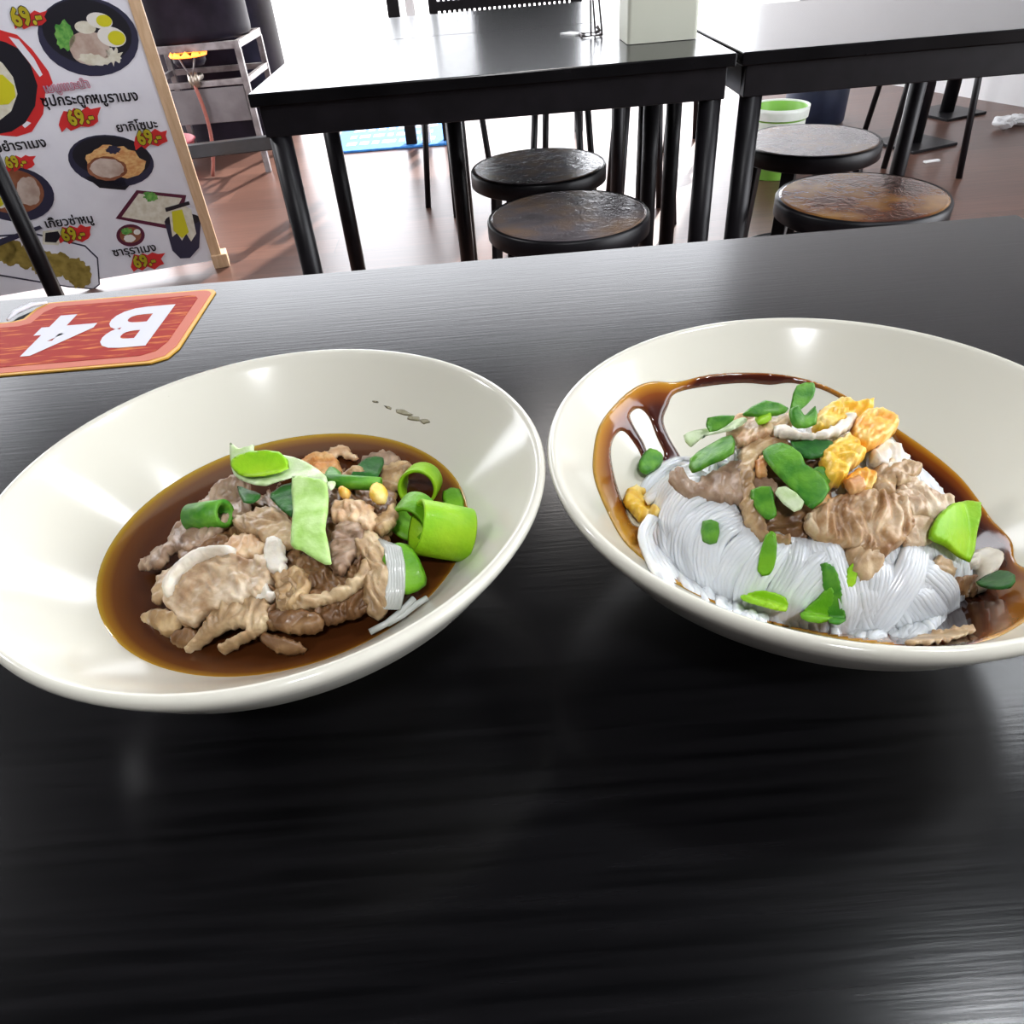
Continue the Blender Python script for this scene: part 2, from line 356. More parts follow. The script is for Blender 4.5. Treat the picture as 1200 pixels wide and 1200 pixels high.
b = empty('waste_bin', (1.23, 3.385, 0), 0, 'small green plastic waste bin lined with a white bag', 'bin')
MB().lathe([(0, 0), (.078, 0), (.08, .004), (.112, .265), (.116, .268), (.112, .272), (.108, .268), (.076, .01), (0, .01)], n=40).build('bucket', M_green, b)
lp = []
for k, (r_, z_) in enumerate(((.104, .16), (.1085, .25), (.111, .276), (.117, .277), (.1165, .262), (.1145, .235))): lp.append((r_, z_))
MB().lathe(lp, n=40).build('liner_bag', M_bag, b)
nb = empty('plastic_drum', (1.735, 4.27, 0), 0, 'dark navy drum standing behind the green bin', 'drum')
MB().lathe([(0, 0), (.14, 0), (.15, .01), (.155, .2), (.150, .21), (.155, .22), (.16, .52), (.15, .54), (0, .54)], n=40).build('body', M_navy, nb)
MB().lathe([(0, .54), (.15, .54), (.165, .545), (.165, .565), (.12, .575), (0, .575)], n=40).build('lid', M_navy, nb)
def crumple(name, c, r, seed, m, squash=.6):
    bm = bmesh.new(); bmesh.ops.create_icosphere(bm, subdivisions=3, radius=r)
    for v_ in bm.verts:
        n_ = noise.noise(v_.co*(1.7/r)+Vector((seed, 0, 0))); v_.co *= 1+.45*n_; v_.co.z *= squash
    lo = min(v_.co.z for v_ in bm.verts)
    for v_ in bm.verts: v_.co.z -= lo; v_.co += Vector(c)
    me = bpy.data.meshes.new(name); bm.to_mesh(me); bm.free(); me.materials.append(m)
    o = bpy.data.objects.new(name, me); COL.objects.link(o); return o
tag(crumple('paper_tissue', (2.47, 3.81, 0), .045, 2.3, M_paper), 'crumpled white tissue on the floor near the right wall', 'tissue', 'dropped tissues by the wall')
o2 = tag(crumple('paper_tissue', (2.57, 3.86, 0), .045, 7.1, M_paper, .5), 'second crumpled white tissue, right of the first on the floor', 'tissue', 'dropped tissues by the wall')
tag(MB().bar((1.895, 3.385, .004), (1.965, 3.395, .004), .018, .008).build('paper_scrap', M_paper, bevel=.002), 'small white paper strip lying on the brown floor', 'paper scrap')

# things on the back table
cb = empty('utensil_box', (.372, 1.785, TT), 0, 'cream plastic utensil box on the back table', 'box')
mb = MB()
def rrect(w, h, r, n=5):
    out = []
    for cx, cy, a0 in ((w-r, h-r, 0), (-w+r, h-r, PI/2), (-w+r, -h+r, PI), (w-r, -h+r, 1.5*PI)):
        out += [(cx+r*math.cos(a0+PI/2*i/n), cy+r*math.sin(a0+PI/2*i/n)) for i in range(n+1)]
    return out
mb.prism(rrect(.070, .055, .008), .001, .150); mb.build('body', M_boxc, cb)
MB().prism(rrect(.072, .057, .009), .150, .172).build('lid', M_boxc, cb, bevel=.003)
wr = empty('wire_rack', (.262, 1.90, TT), 0, 'small chrome wire rack beside the cream box', 'rack')
wb = MB(); wb.tube([(-.03, -.02, .003), (.012, -.02, .003), (.012, .03, .003), (-.03, .03, .003)], .0025, 8, closed=True); wb.build('base', M_steel, wr)
wb = MB(); wb.tube([(.012, -.02, .003), (-.004, -.02, .14), (-.012, -.02, .14), (-.012, .03, .14)], .0022, 8); wb.tube([(-.012, -.02, .003), (-.014, -.02, .14)], .0022, 8); wb.tube([(.004, .03, .003), (-.008, .03, .14)], .0022, 8); wb.build('uprights', M_steel, wr)
MB().tube([(.0, -.021, .02), (.006, -.021, .012), (-.004, -.021, .008)], .004, 8).build('hook', M_steel, wr)
tag(MB().bar((.205, 1.975, TT+.0015), (.232, 1.93, TT+.0015), .03, .003).build('paper_slip', M_paper), 'white paper slip lying on the back table left of the rack', 'paper slip')
# ------------------------------------------------------------------ viewing rays of the photograph, used once to find where things stand
def ray(x, y): return CAM_F*FW+(x-600)*RT+(600-y)*UP
def at(x, y, z):
    d = ray(x, y); return EYE+d*((z-EYE[2])/d[2])
def text_mesh(body, offset=0.0, res=2):
    c = bpy.data.curves.new('lettering', 'FONT'); c.size = 1; c.offset = offset; c.resolution_u = res; c.body = body
    o = bpy.data.objects.new('lettering', c); COL.objects.link(o); bpy.context.view_layer.update()
    me = bpy.data.meshes.new_from_object(o.evaluated_get(bpy.context.evaluated_depsgraph_get()))
    vs = [tuple(v.co) for v in me.vertices]; fs = [tuple(p.vertices) for p in me.polygons]
    bpy.data.objects.remove(o); bpy.data.curves.remove(c); bpy.data.meshes.remove(me)
    return vs, fs
def stroke(pts, w):
    vs, fs = [], []
    for i, p in enumerate(pts):
        a = Vector(pts[max(0, i-1)]); b = Vector(pts[min(len(pts)-1, i+1)]); d = (b-a).normalized(); n = Vector((-d.y, d.x))
        q = Vector(p); vs += [tuple(q+n*w/2)+(0,), tuple(q-n*w/2)+(0,)]
    for i in range(len(pts)-1): fs.append((2*i, 2*i+1, 2*i+3, 2*i+2))
    return vs, fs
def circ(cx, cy, r, n=10): return [(cx+r*math.cos(2*PI*i/n), cy+r*math.sin(2*PI*i/n)) for i in range(n+1)]
def thai_text(body, offset=0.0):
    """The letter with two loops is drawn as strokes; everything else comes from the default typeface."""
    V, Fc, x = [], [], 0.0
    def put(vs, fs, dx):
        b = len(V); V.extend((v[0]+dx, v[1], 0) for v in vs); Fc.extend(tuple(b+i for i in f) for f in fs)
    parts = body.split('ห')
    for i, s in enumerate(parts):
        if i:
            w = .075+2*offset
            for pl in (circ(.075, .50, .045), [(.115, .52), (.12, .40), (.12, 0)], [(.12, .20), (.20, .26), (.33, .37), (.385, .47)], circ(.345, .51, .045), [(.30, .36), (.37, .30), (.39, .2), (.39, 0)]):
                put(*stroke(pl, w), x)
            x += .50
        if s:
            vs, fs = text_mesh(s, 0)
            put(vs, fs, x); x += max(v[0] for v in vs)+.05
    return V, Fc

# ------------------------------------------------------------------ menu board
NB = Vector((-.2513, .9679, 0)); EB = Vector((.9679, .2513, 0))          # away from us, along the foot edge
BRc = Vector((-1.0375, 2.825, 0)); LEAN = math.radians(-3.25)
UB = (Vector((0, 0, 1))*math.cos(LEAN)+NB*math.sin(LEAN)).normalized()
BN = EB.cross(UB).normalized()                                          # towards us
if BN.y > 0: BN = -BN
def onb(x, y, layer=0):
    d = Vector(ray(x, y)); e = Vector(EYE); t = (BRc-e).dot(BN)/d.dot(BN)
    return e+d*t+BN*(.0006+.0004*layer)
M_print = [mat('print_white', (.74, .74, .80), .45, noise_s=9, color2=(.79, .79, .84)), mat('print_black', (.012, .012, .018), .4), mat('print_red', (.62, .03, .03), .4),
           mat('print_yellow', (.92, .78, .06), .4), mat('print_pink', (.75, .10, .22), .4), mat('print_green', (.05, .25, .04), .4, noise_s=70, color2=(.2, .45, .1)),
           mat('print_pork', (.42, .30, .24), .4, noise_s=25, color2=(.60, .50, .43)), mat('print_egg', (.75, .73, .68), .4), mat('print_yolk', (.62, .58, .02), .4),
           mat('print_noodle', (.60, .26, .09), .4, noise_s=60, color2=(.75, .48, .2), stretch=(1, 1, 2)), mat('print_soup', (.22, .07, .03), .4, noise_s=20, color2=(.32, .13, .07)), mat('print_pale', (.62, .58, .45), .4, noise_s=50, color2=(.75, .73, .62)),
           mat('print_maroon', (.10, .015, .04), .4), mat('print_dumpling', (.22, .16, .03), .4, noise_s=40, color2=(.38, .28, .07)), mat('print_navy', (.03, .03, .06), .4)]
WH, BK, RD, YE, PK, GR, PO, EG, YO, NO, SO, PA, MA, DU, NV = range(15)
mbd = empty('menu_board', tuple(BRc-EB*.5), 0, 'white printed food menu board with pale wooden frame standing on the floor', 'menu board')
sheet = MB(); BW, BH = 1.02, 1.30
def bpt(u, v, n=0): return BRc+EB*(u-BW)+UB*v+BN*n
def bbox(mb, u0, u1, v0, v1, n0, n1):
    p = [bpt(u, v, n) for n in (n0, n1) for v in (v0, v1) for u in (u0, u1)]
    mb.add(p, [(0, 2, 3, 1), (4, 5, 7, 6), (0, 1, 5, 4), (2, 6, 7, 3), (0, 4, 6, 2), (1, 3, 7, 5)], False)
bbox(sheet, .0, BW-.002, .03, BH-.02, -.012, 0)
def poly(pts, m, layer):
    sheet.m = m; p = [onb(x/3, y/3, layer) for x, y in pts]; sheet.add(p, [tuple(range(len(p)))], False)
def ell(cx, cy, a, b, m, layer, rot=0, n=28, wob=0, seed=0):
    rnd = random.Random(seed); r = math.radians(rot); pts = []
    for i in range(n):
        t = 2*PI*i/n; k = 1+wob*(rnd.random()-.5); x, y = a*k*math.cos(t), b*k*math.sin(t)
        pts.append((cx+x*math.cos(r)-y*math.sin(r), cy+x*math.sin(r)+y*math.cos(r)))
    poly(pts, m, layer)
def splash(cx, cy, s, seed):
    rnd = random.Random(seed); pts = []
    for x, y, k in [(-70, 25, 0), (-62, -5, 1), (-55, -28, 0), (-30, -22, 1), (-20, -38, 0), (5, -28, 1), (25, -42, 0), (45, -30, 1), (75, -38, 0), (64, -10, 1), (72, 8, 0), (55, 22, 1), (30, 32, 0), (5, 26, 1), (-25, 42, 0), (-40, 28, 1), (-62, 45, 0)]:
        pts.append((cx+(x+rnd.uniform(-5, 5))*s, cy+(y+rnd.uniform(-4, 4))*s))
    poly(pts, RD, 4)
# bowl at the top
ell(310, 128, 180, 137, NV, 1, 14); ell(306, 112, 160, 112, BK, 2, 14)
ell(228, 125, 34, 52, GR, 3, -10, wob=.3, seed=1); ell(315, 168, 72, 60, PO, 3, 15, wob=.1, seed=2); ell(300, 96, 38, 22, PA, 4, 10)
ell(400, 198, 28, 28, PA, 3, wob=.8, seed=3); ell(350, 72, 47, 27, EG, 4, 15); ell(366, 73, 28, 21, YO, 5, 15); ell(393, 129, 52, 34, EG, 5, 18); ell(410, 133, 31, 25, YO, 6, 18)
ell(330, 210, 55, 20, PA, 4, 8, wob=.3, seed=7)
# big bowl cut by the frame edge, with its red swash
poly([(-90, 90), (0, 105), (60, 122), (112, 172), (170, 250), (186, 292), (160, 318), (152, 400), (112, 463), (60, 480), (-60, 470)], RD, 1)
poly([(30, 128), (66, 138), (120, 205), (150, 262), (140, 270), (100, 215)], WH, 2); poly([(78, 440), (95, 425), (110, 432), (88, 450)], WH, 2)
poly([(-160, 150), (-40, 132), (20, 148), (64, 170), (108, 228), (132, 300), (124, 372), (88, 432), (40, 462), (-40, 476), (-170, 470)], BK, 3)
poly([(-160, 215), (-20, 200), (10, 222), (46, 270), (62, 330), (40, 390), (-10, 430), (-160, 430)], PA, 4)
poly([(-60, 262), (10, 262), (50, 300), (56, 340), (30, 366), (-60, 372)], YO, 5)
# bowl of fried noodles
ell(390, 565, 152, 90, NV, 1, 8); ell(392, 552, 138, 72, BK, 2, 6); poly([(300, 620), (480, 625), (440, 668), (350, 660)], BK, 1)
ell(404, 568, 104, 56, NO, 3, 6, wob=.2, seed=5); ell(376, 592, 70, 42, SO, 4, 5, wob=.12, seed=6); ell(376, 590, 60, 34, PO, 5, 5, wob=.1, seed=8); ell(398, 526, 26, 14, NV, 5, 0, wob=.4, seed=9)
# bowl of spicy soup at the left
ell(50, 682, 142, 96, NV, 1, 8); ell(40, 672, 116, 78, SO, 2, 8); ell(100, 672, 40, 52, PO, 3, -20, wob=.15, seed=10); ell(2, 690, 34, 42, EG, 3); ell(-4, 700, 22, 26, YO, 4)
# cold noodles: tray, cup, small dish
poly([(406, 768), (480, 668), (655, 686), (645, 730), (600, 806)], MA, 1); poly([(428, 762), (488, 680), (640, 696), (588, 790)], PA, 2)
ell(530, 690, 24, 18, GR, 3, 0, wob=.5, seed=11)
poly([(578, 778), (600, 760), (660, 752), (706, 775), (700, 870), (668, 906), (634, 908), (606, 880)], NV, 4); ell(642, 772, 62, 22, BK, 5, -4)
poly([(592, 735), (650, 722), (672, 735), (690, 820), (672, 848), (655, 820), (640, 845), (622, 818), (606, 832)], PA, 6); poly([(604, 742), (640, 735), (664, 815), (640, 836), (610, 810)], YO, 7)
poly([(580, 730), (664, 706), (668, 718), (584, 744)], BK, 8)
ell(459, 827, 50, 39, MA, 1, 0); ell(459, 826, 38, 28, SO, 2); ell(445, 812, 20, 12, GR, 3, 0, wob=.4, seed=12); ell(456, 838, 20, 13, EG, 3, 0, wob=.2); ell(482, 815, 12, 10, EG, 3)
# dumplings on a plate
poly([(-60, 830), (120, 818), (300, 862), (345, 905), (352, 1000), (330, 1018), (240, 1010), (-60, 960)], NV, 1); poly([(-60, 836), (120, 824), (298, 867), (340, 908), (347, 998), (328, 1013), (240, 1005), (-60, 954)], WH, 2)
poly([(150, 812), (212, 806), (224, 828), (205, 862), (150, 858)], PA, 3); poly([(160, 818), (204, 812), (214, 830), (198, 852), (158, 850)], BK, 4); poly([(-30, 850), (140, 792), (150, 802), (-20, 872)], NV, 4)
for k, (x, y) in enumerate(((45, 888), (95, 900), (150, 922), (205, 930), (262, 950), (282, 968), (20, 880))): ell(x, y, 40, 44, DU, 3+(k % 3), 20, wob=.25, seed=20+k)
for k, (x, y) in enumerate(((105, 68), (278, 416), (528, 488), (72, 572), (264, 822), (518, 918))): splash(x, y, (.78, 1, .82, .7, .8, .8)[k], 40+k)
so_ = sheet.build('printed_sheet', M_print, mbd)
def btext(name, body, l, r, m, layer, bold=0.0, vs=1.0, thin=0.0, w0=None):
    A = onb(l[0]/3, l[1]/3, layer); B = onb(r[0]/3, r[1]/3, layer)
    u = B-A; L = u.length; u.normalize(); vv = (UB-u*UB.dot(u)).normalized()
    V, Fc = thai_text(body, thin); s = L/max(v[0] for v in V); mb = MB()
    offs = [(0, 0)]+([(bold*math.cos(2*PI*k/10), bold*math.sin(2*PI*k/10)) for k in range(10)] if bold else [])
    for dx, dy in offs: mb.add([A+u*((v[0]+dx)*s)+vv*((v[1]+dy)*s*vs) for v in V], Fc, False)
    return mb.build(name, m, mbd)
btext('caption', 'ซุปกระดูกหมูราเมง', (150, 373), (488, 352), M_print[1], 7, .022, 1.05)
btext('caption', 'ยากิโซบะ', (413, 464), (556, 448), M_print[1], 7, .022)
btext('caption', 'ต้มยำราเมง', (-45, 538), (166, 514), M_print[1], 7, .022)
btext('caption', 'เกี๊ยวซ่าหมู', (162, 800), (330, 780), M_print[1], 7, .022)
btext('caption', 'ซารุราเมง', (400, 900), (551, 880), M_print[1], 7, .022)
btext('headline', 'เมนูแนะนำ', (158, 326), (316, 306), M_print[4], 7, .06); btext('headline', 'เมนูแนะนำ', (158, 326), (316, 306), M_print[0], 8, .012)
for l, r in (((52, 92), (152, 80)), ((248, 440), (334, 428)), ((490, 508), (570, 496)), ((28, 590), (96, 580)), ((224, 846), (302, 834)), ((476, 940), (550, 928))):
    btext('price', '69.-', l, r, M_print[1], 8, .078, 1.2); btext('price', '69.-', l, r, M_print[3], 9, .040, 1.2)
fr = MB(); bbox(fr, BW-.002, BW+.034, .0, BH, -.02, .006); fr.build('frame_side', M_wood, mbd, bevel=.002)
fr = MB(); bbox(fr, -.036, 0, .0, BH, -.02, .006); fr.build('frame_side', M_wood, mbd, bevel=.002)
fr = MB(); bbox(fr, 0, BW-.002, BH-.02, BH+.012, -.02, .006); fr.build('frame_rail', M_wood, mbd, bevel=.002)
fr = MB(); bbox(fr, BW-.004, BW+.052, 0, .05, -.05, .012); fr.build('foot_block', M_wood, mbd, bevel=.003)
bk_ = MB(); bk_.bar(bpt(BW-.02, .8, -.02), tuple(BRc+NB*.42-EB*.02), .03, .02); bk_.bar(bpt(.02, .8, -.02), tuple(BRc+NB*.42-EB*(BW-.02)), .03, .02); bk_.build('rear_strut', M_wood, mbd)

# ------------------------------------------------------------------ table number label
M_lred = bpy.data.materials.new('label_red'); M_lred.use_nodes = True
nt = M_lred.node_tree; p_ = nt.nodes['Principled BSDF']; tc = nt.nodes.new('ShaderNodeTexCoord'); mp = nt.nodes.new('ShaderNodeMapping'); mp.inputs['Scale'].default_value = (35, 260, 1)
n_ = nt.nodes.new('ShaderNodeTexNoise'); n_.inputs['Scale'].default_value = 1; n_.inputs['Detail'].default_value = 4
r_ = nt.nodes.new('ShaderNodeValToRGB'); r_.color_ramp.elements[0].position = .54; r_.color_ramp.elements[0].color = (.36, .018, .01, 1); r_.color_ramp.elements[1].position = .72; r_.color_ramp.elements[1].color = (.78, .27, .06, 1)
nt.links.new(tc.outputs['Object'], mp.inputs[0]); nt.links.new(mp.outputs[0], n_.inputs[0]); nt.links.new(n_.outputs[0], r_.inputs[0]); nt.links.new(r_.outputs[0], p_.inputs['Base Color']); p_.inputs['Roughness'].default_value = .5; p_.inputs['Specular IOR Level'].default_value = .06
M_lpink = mat('label_pink', (.62, .20, .14), .5, spec=.06); M_lgold = mat('label_gold', (.70, .38, .05), .4, spec=.3); M_lwhite = mat('label_white', (.70, .70, .75), .5, spec=.06)
lab = empty('table_number_sticker', (-.34, .545, TT), 0, 'red table number sticker with gold edge reading B4 upside down', 'sticker')
def zc(pts, z): return [Vector((x, y, z)) for x, y in pts]
def plate(pts, z0, z1, m):
    mb = MB(); mb.prism([(p[0]+.34, p[1]-.545) for p in pts], z0, z1); return mb
XR, XL, YB, YT = -.2270, -.452, .4805, .6080
def outline(i):
    xr, xl, yb, yt = XR-i, XL+i, YB+i, YT-i
    return [(xl, yb), (xr-.014, yb), (xr-.004, yb+.006), (xr, yb+.020), (xr, yt-.007), (xr-.003, yt-.002), (xr-.008, yt), (-.3665+i, yt), (-.3725+i, yt-.010), (-.3740+i, yt-.030), (-.382+i, yt-.034), (xl, yt-.034)]
plate(outline(0), 0, .0010, 0).build('gold_edge', M_lgold, lab)
plate(outline(.0028), .0010, .0013, 0).build('pink_border', M_lpink, lab)
plate(outline(.0115), .0013, .0016, 0).build('red_field', M_lred, lab)
lm = MB()
def label_text(ch, x_right, x_left, y_base, y_top):
    vs, fs = text_mesh(ch, .032, 4); xs = [v[0] for v in vs]; ys = [v[1] for v in vs]
    f = lambda v: (x_right-(v[0]-min(xs))/(max(xs)-min(xs))*(x_right-x_left)+.34, y_top-(v[1]-min(ys))/(max(ys)-min(ys))*(y_top-y_base)-.545, .0019)
    lm.add([f(v) for v in vs], fs, False)
def px_x(x, y): return at(x, y, TT)[0]
label_text('B', -.2530, -.2965, .5070, .5795); label_text('4', -.3060, -.3490, .5060, .5760)
lm.build('lettering', M_lwhite, lab)
pe = MB(); pts = [(-.3665, .606), (-.376, .600), (-.3835, .588), (-.385, .576)]
pe.tube([(x+.34, y-.545, .002+.0015*math.sin(k)) for k, (x, y) in enumerate(pts)], [.0010, .0020, .0022, .001], 8); pe.build('peeled_edge', M_lwhite, lab)
# ------------------------------------------------------------------ bowls
CL = (-.0881, .2275); CR = (.1151, .2219)
IN = [(0, .0120), (.030, .0140), (.050, .0275), (.0705, .0450), (.0955, .0690)]
def inner(r): return np.interp(r, [p[0] for p in IN], [p[1] for p in IN])
prof = [(0, .004), (.028, .004), (.030, 0), (.034, 0), (.035, .004), (.040, .009), (.060, .0225), (.078, .0395), (.090, .0525), (.0985, .0650), (.1008, .0690), (.1012, .0712), (.1004, .0724), (.0990, .0728), (.0974, .0718)]+IN[::-1]
def bowl(c, label):
    t = MB().lathe([(r, z) for r, z in prof], n=128).build('soup_bowl', M_cream)
    t.location = (c[0], c[1], TT)
    return tag(t, label, 'bowl')
bowl(CL, 'cream ceramic bowl on the left holding brown broth with pork')
bowl(CR, 'cream ceramic bowl on the right holding white rice noodles and dark sauce')
sp = MB(); random.seed(3)

# ------------------------------------------------------------------ soft, irregular pieces of food
def hits(px, f):
    """Where the viewing rays of the points px meet the height field z = f(x, y) (heights above the table)."""
    px = np.asarray(px, float); D = CAM_F*FW[None, :]+(px[:, :1]-600)*RT[None, :]+(600-px[:, 1:2])*UP[None, :]
    t0 = (TT+.115-EYE[2])/D[:, 2]; t1 = (TT+.001-EYE[2])/D[:, 2]
    lo = t0.copy(); hi = t1.copy(); done = np.zeros(len(px), bool); prev = t0.copy()
    for k in range(1, 81):
        t = t0+(t1-t0)*k/80; P = EYE+D*t[:, None]; below = (P[:, 2]-TT) < f(P[:, 0], P[:, 1])
        new = below & ~done; lo[new] = prev[new]; hi[new] = t[new]; done |= below; prev = t
    for _ in range(22):
        m = (lo+hi)/2; P = EYE+D*m[:, None]; below = (P[:, 2]-TT) < f(P[:, 0], P[:, 1])
        hi = np.where(below, m, hi); lo = np.where(below, lo, m)
    return EYE+D*hi[:, None]
SOUP = .045
dl = at(362, 662, TT+SOUP)
def f_soup(x, y): return np.full_like(x, SOUP)
def f_left(x, y):
    r2 = ((x-dl[0])/.060)**2+((y-dl[1])/.044)**2
    return np.where(r2 < 1, SOUP-.001+.019*np.sqrt(np.clip(1-r2, 0, 1)), SOUP-.001)
def f_bowl(x, y): return inner(np.hypot(x-CR[0], y-CR[1]))
dr = at(935, 642, TT+.034)
def f_mound(x, y, g=0):
    r2 = ((x-dr[0])/(.0585+g))**2+((y-dr[1])/(.053+g))**2
    return .028+g+.049*np.sqrt(np.clip(1-r2, 0, 1))
def f_right(x, y):
    return np.maximum(f_bowl(x, y), f_mound(x, y))
def f_base(x, y): return np.maximum(f_bowl(x, y), f_mound(x, y, -.0022))

def hits_flat(px, f, dmax=.008, anchor=None):
    """As hits(), but a piece that hangs over the far edge of a heap stays in one piece instead of stretching to the wall behind."""
    H = hits(px, f); n = np.array([0, -.447, .894]); D = H-EYE; L = np.linalg.norm(D, axis=1); D = D/L[:, None]
    c = H[np.argsort(L)[int(len(L)*.42)]] if anchor is None else hits([anchor], f)[0]; tp = ((c-EYE)@n)/(D@n)
    return EYE+D*np.clip(L, tp-dmax, tp+dmax)[:, None]
def smooth_loop(pts, n=4):
    pts = np.asarray(pts, float); N = len(pts); out = []
    for i in range(N):
        p0, p1, p2, p3 = pts[i-1], pts[i], pts[(i+1) % N], pts[(i+2) % N]
        for k in range(n):
            t = k/n; out.append(.5*((2*p1)+(-p0+p2)*t+(2*p0-5*p1+4*p2-p3)*t*t+(-p0+3*p1-3*p2+p3)*t**3))
    return np.array(out)
def resample(lp, step):
    seg = np.linalg.norm(np.roll(lp, -1, 0)-lp, axis=1); s = np.concatenate([[0], np.cumsum(seg)]); n = max(8, int(s[-1]/step))
    q = np.linspace(0, s[-1], n, endpoint=False); c = np.vstack([lp, lp[:1]])
    return np.stack([np.interp(q, s, c[:, 0]), np.interp(q, s, c[:, 1])], 1)
def inside(P, loops):
    c = np.zeros(len(P), bool)
    for lp in loops:
        a = lp; b = np.roll(lp, -1, 0)
        for (x0, y0), (x1, y1) in zip(a, b):
            if y0 == y1: continue
            m = ((y0 > P[:, 1]) != (y1 > P[:, 1])) & (P[:, 0] < (x1-x0)*(P[:, 1]-y0)/(y1-y0)+x0); c ^= m
    return c
def edge_dist(P, loops):
    d = np.full(len(P), 1e9)
    for lp in loops:
        a = lp; ab = np.roll(lp, -1, 0)-lp; L = (ab**2).sum(1)+1e-12
        for i in range(len(a)):
            t = np.clip(((P-a[i])@ab[i])/L[i], 0, 1); d = np.minimum(d, np.linalg.norm(a[i]+t[:, None]*ab[i]-P, axis=1))
    return d
INFL = np.array([0, -.42, .907])
def blob(name, loops, f, m, T=.003, lift=0.0, bevel=9, wrinkle=.0012, wl=.006, under=.0025, seed=0, step=3.2, parent=None, folds=0, fdir=(1, .4), fw=.008, attr=None, smooth=4, liftfn=None, soft=True, ragged=0, flat=True, anchor=None):
    loops = [np.asarray(l, float) for l in (loops if np.ndim(loops[0][0]) else [loops])]
    loops = [resample(smooth_loop(l, smooth) if smooth else l, step) for l in loops]
    if ragged:
        for l in loops:
            for i in range(len(l)):
                q = Vector((l[i][0]/5.5, l[i][1]/5.5, seed)); l[i] += ragged*np.array([noise.noise(q), noise.noise(q+Vector((9, 3, 1)))])*1.6
    A = np.vstack(loops); x0, y0 = A.min(0); x1, y1 = A.max(0)
    gx, gy = np.meshgrid(np.arange(x0, x1, step), np.arange(y0, y1, step*.87)); gx[1::2] += step/2
    G = np.stack([gx.ravel(), gy.ravel()], 1); G = G[inside(G, loops)]
    if len(G): G = G[edge_dist(G, loops) > step*.55]
    P = np.vstack([A, G]); ed = []; b = 0
    for l in loops: ed += [(b+i, b+(i+1) % len(l)) for i in range(len(l))]; b += len(l)
    vs, _, fs, ov, _, _ = delaunay_2d_cdt([Vector(p) for p in P], ed, [], 0, 1e-5)
    P = np.array([(v.x, v.y) for v in vs]); cen = np.array([P[list(q)].mean(0) for q in fs]); ok = inside(cen, loops)
    fs = [tuple(q) for q, k in zip(fs, ok) if k]
    d = edge_dist(P, loops); bd = np.minimum(d/bevel, 1); rnd = np.sqrt(np.clip(1-(1-bd)**2, 0, 1))
    H = hits_flat(P, f, .008 if anchor is None else .003, anchor) if flat else hits(P, f); H = H+np.outer(np.full(len(P), lift) if liftfn is None else liftfn(P), [0, 0, 1])
    h = T*rnd
    for i, p in enumerate(H):
        if soft: k = wrinkle*noise.noise(Vector(p)/wl+Vector((seed*3.7, seed*1.3, 0)))
        else:
            a_ = seed*1.9; ca, sa = math.cos(a_), math.sin(a_); x_, y_ = p[0]-H[0][0], p[1]-H[0][1]
            wq = noise.noise(Vector(p)/.009+Vector((seed, 0, 0)))*.004
            v = Vector(((x_*ca+y_*sa)/(wl*2.6), (-x_*sa+y_*ca+wq)/wl, seed*3.7))
            k = wrinkle*(1.9*abs(noise.noise(v))*2-.9+.8*abs(noise.noise(v*2.3))*2-.3+.5*noise.noise(Vector(p)/.008+Vector((0, seed, 0))))
        if folds: k += folds*math.sin((p[0]*fdir[0]+p[1]*fdir[1])/fw*2*PI+3*n1)
        h[i] += k*bd[i]
    top = H+h[:, None]*INFL; bot = H-np.outer(under*rnd, [0, 0, 1])
    border = d < 1e-3
    n = len(P); idx = np.where(border, np.arange(n), np.arange(n)+n)
    V = np.vstack([top, bot]); F = list(fs)+[tuple(int(idx[i]) for i in q[::-1]) for q in fs]
    c = H.mean(0)
    me = bpy.data.meshes.new(name); me.from_pydata([tuple(v-c) for v in V], [], F); me.materials.append(m)
    me.polygons.foreach_set('use_smooth', [True]*len(F))
    if attr is not None:
        a = me.attributes.new('depth', 'FLOAT', 'POINT'); val = attr(P, d); a.data.foreach_set('value', np.concatenate([val, val]).astype(np.float32))
    bm = bmesh.new(); bm.from_mesh(me); bmesh.ops.recalc_face_normals(bm, faces=bm.faces)
    loose = [v for v in bm.verts if not v.link_faces]; bmesh.ops.delete(bm, geom=loose, context='VERTS'); bm.to_mesh(me); bm.free()
    o = bpy.data.objects.new(name, me); COL.objects.link(o)
    if parent is not None: o.parent = parent; o.location = Vector(c)-parent.location
    else: o.location = c
    return o
def crop(x0, y0, s): return lambda *p: [(x0+s*a, y0+s*b) for a, b in p]
C4 = crop(160, 560, .2); C5 = crop(330, 520, .20833); C6 = crop(160, 500, .34167); R7 = crop(690, 430, .425)

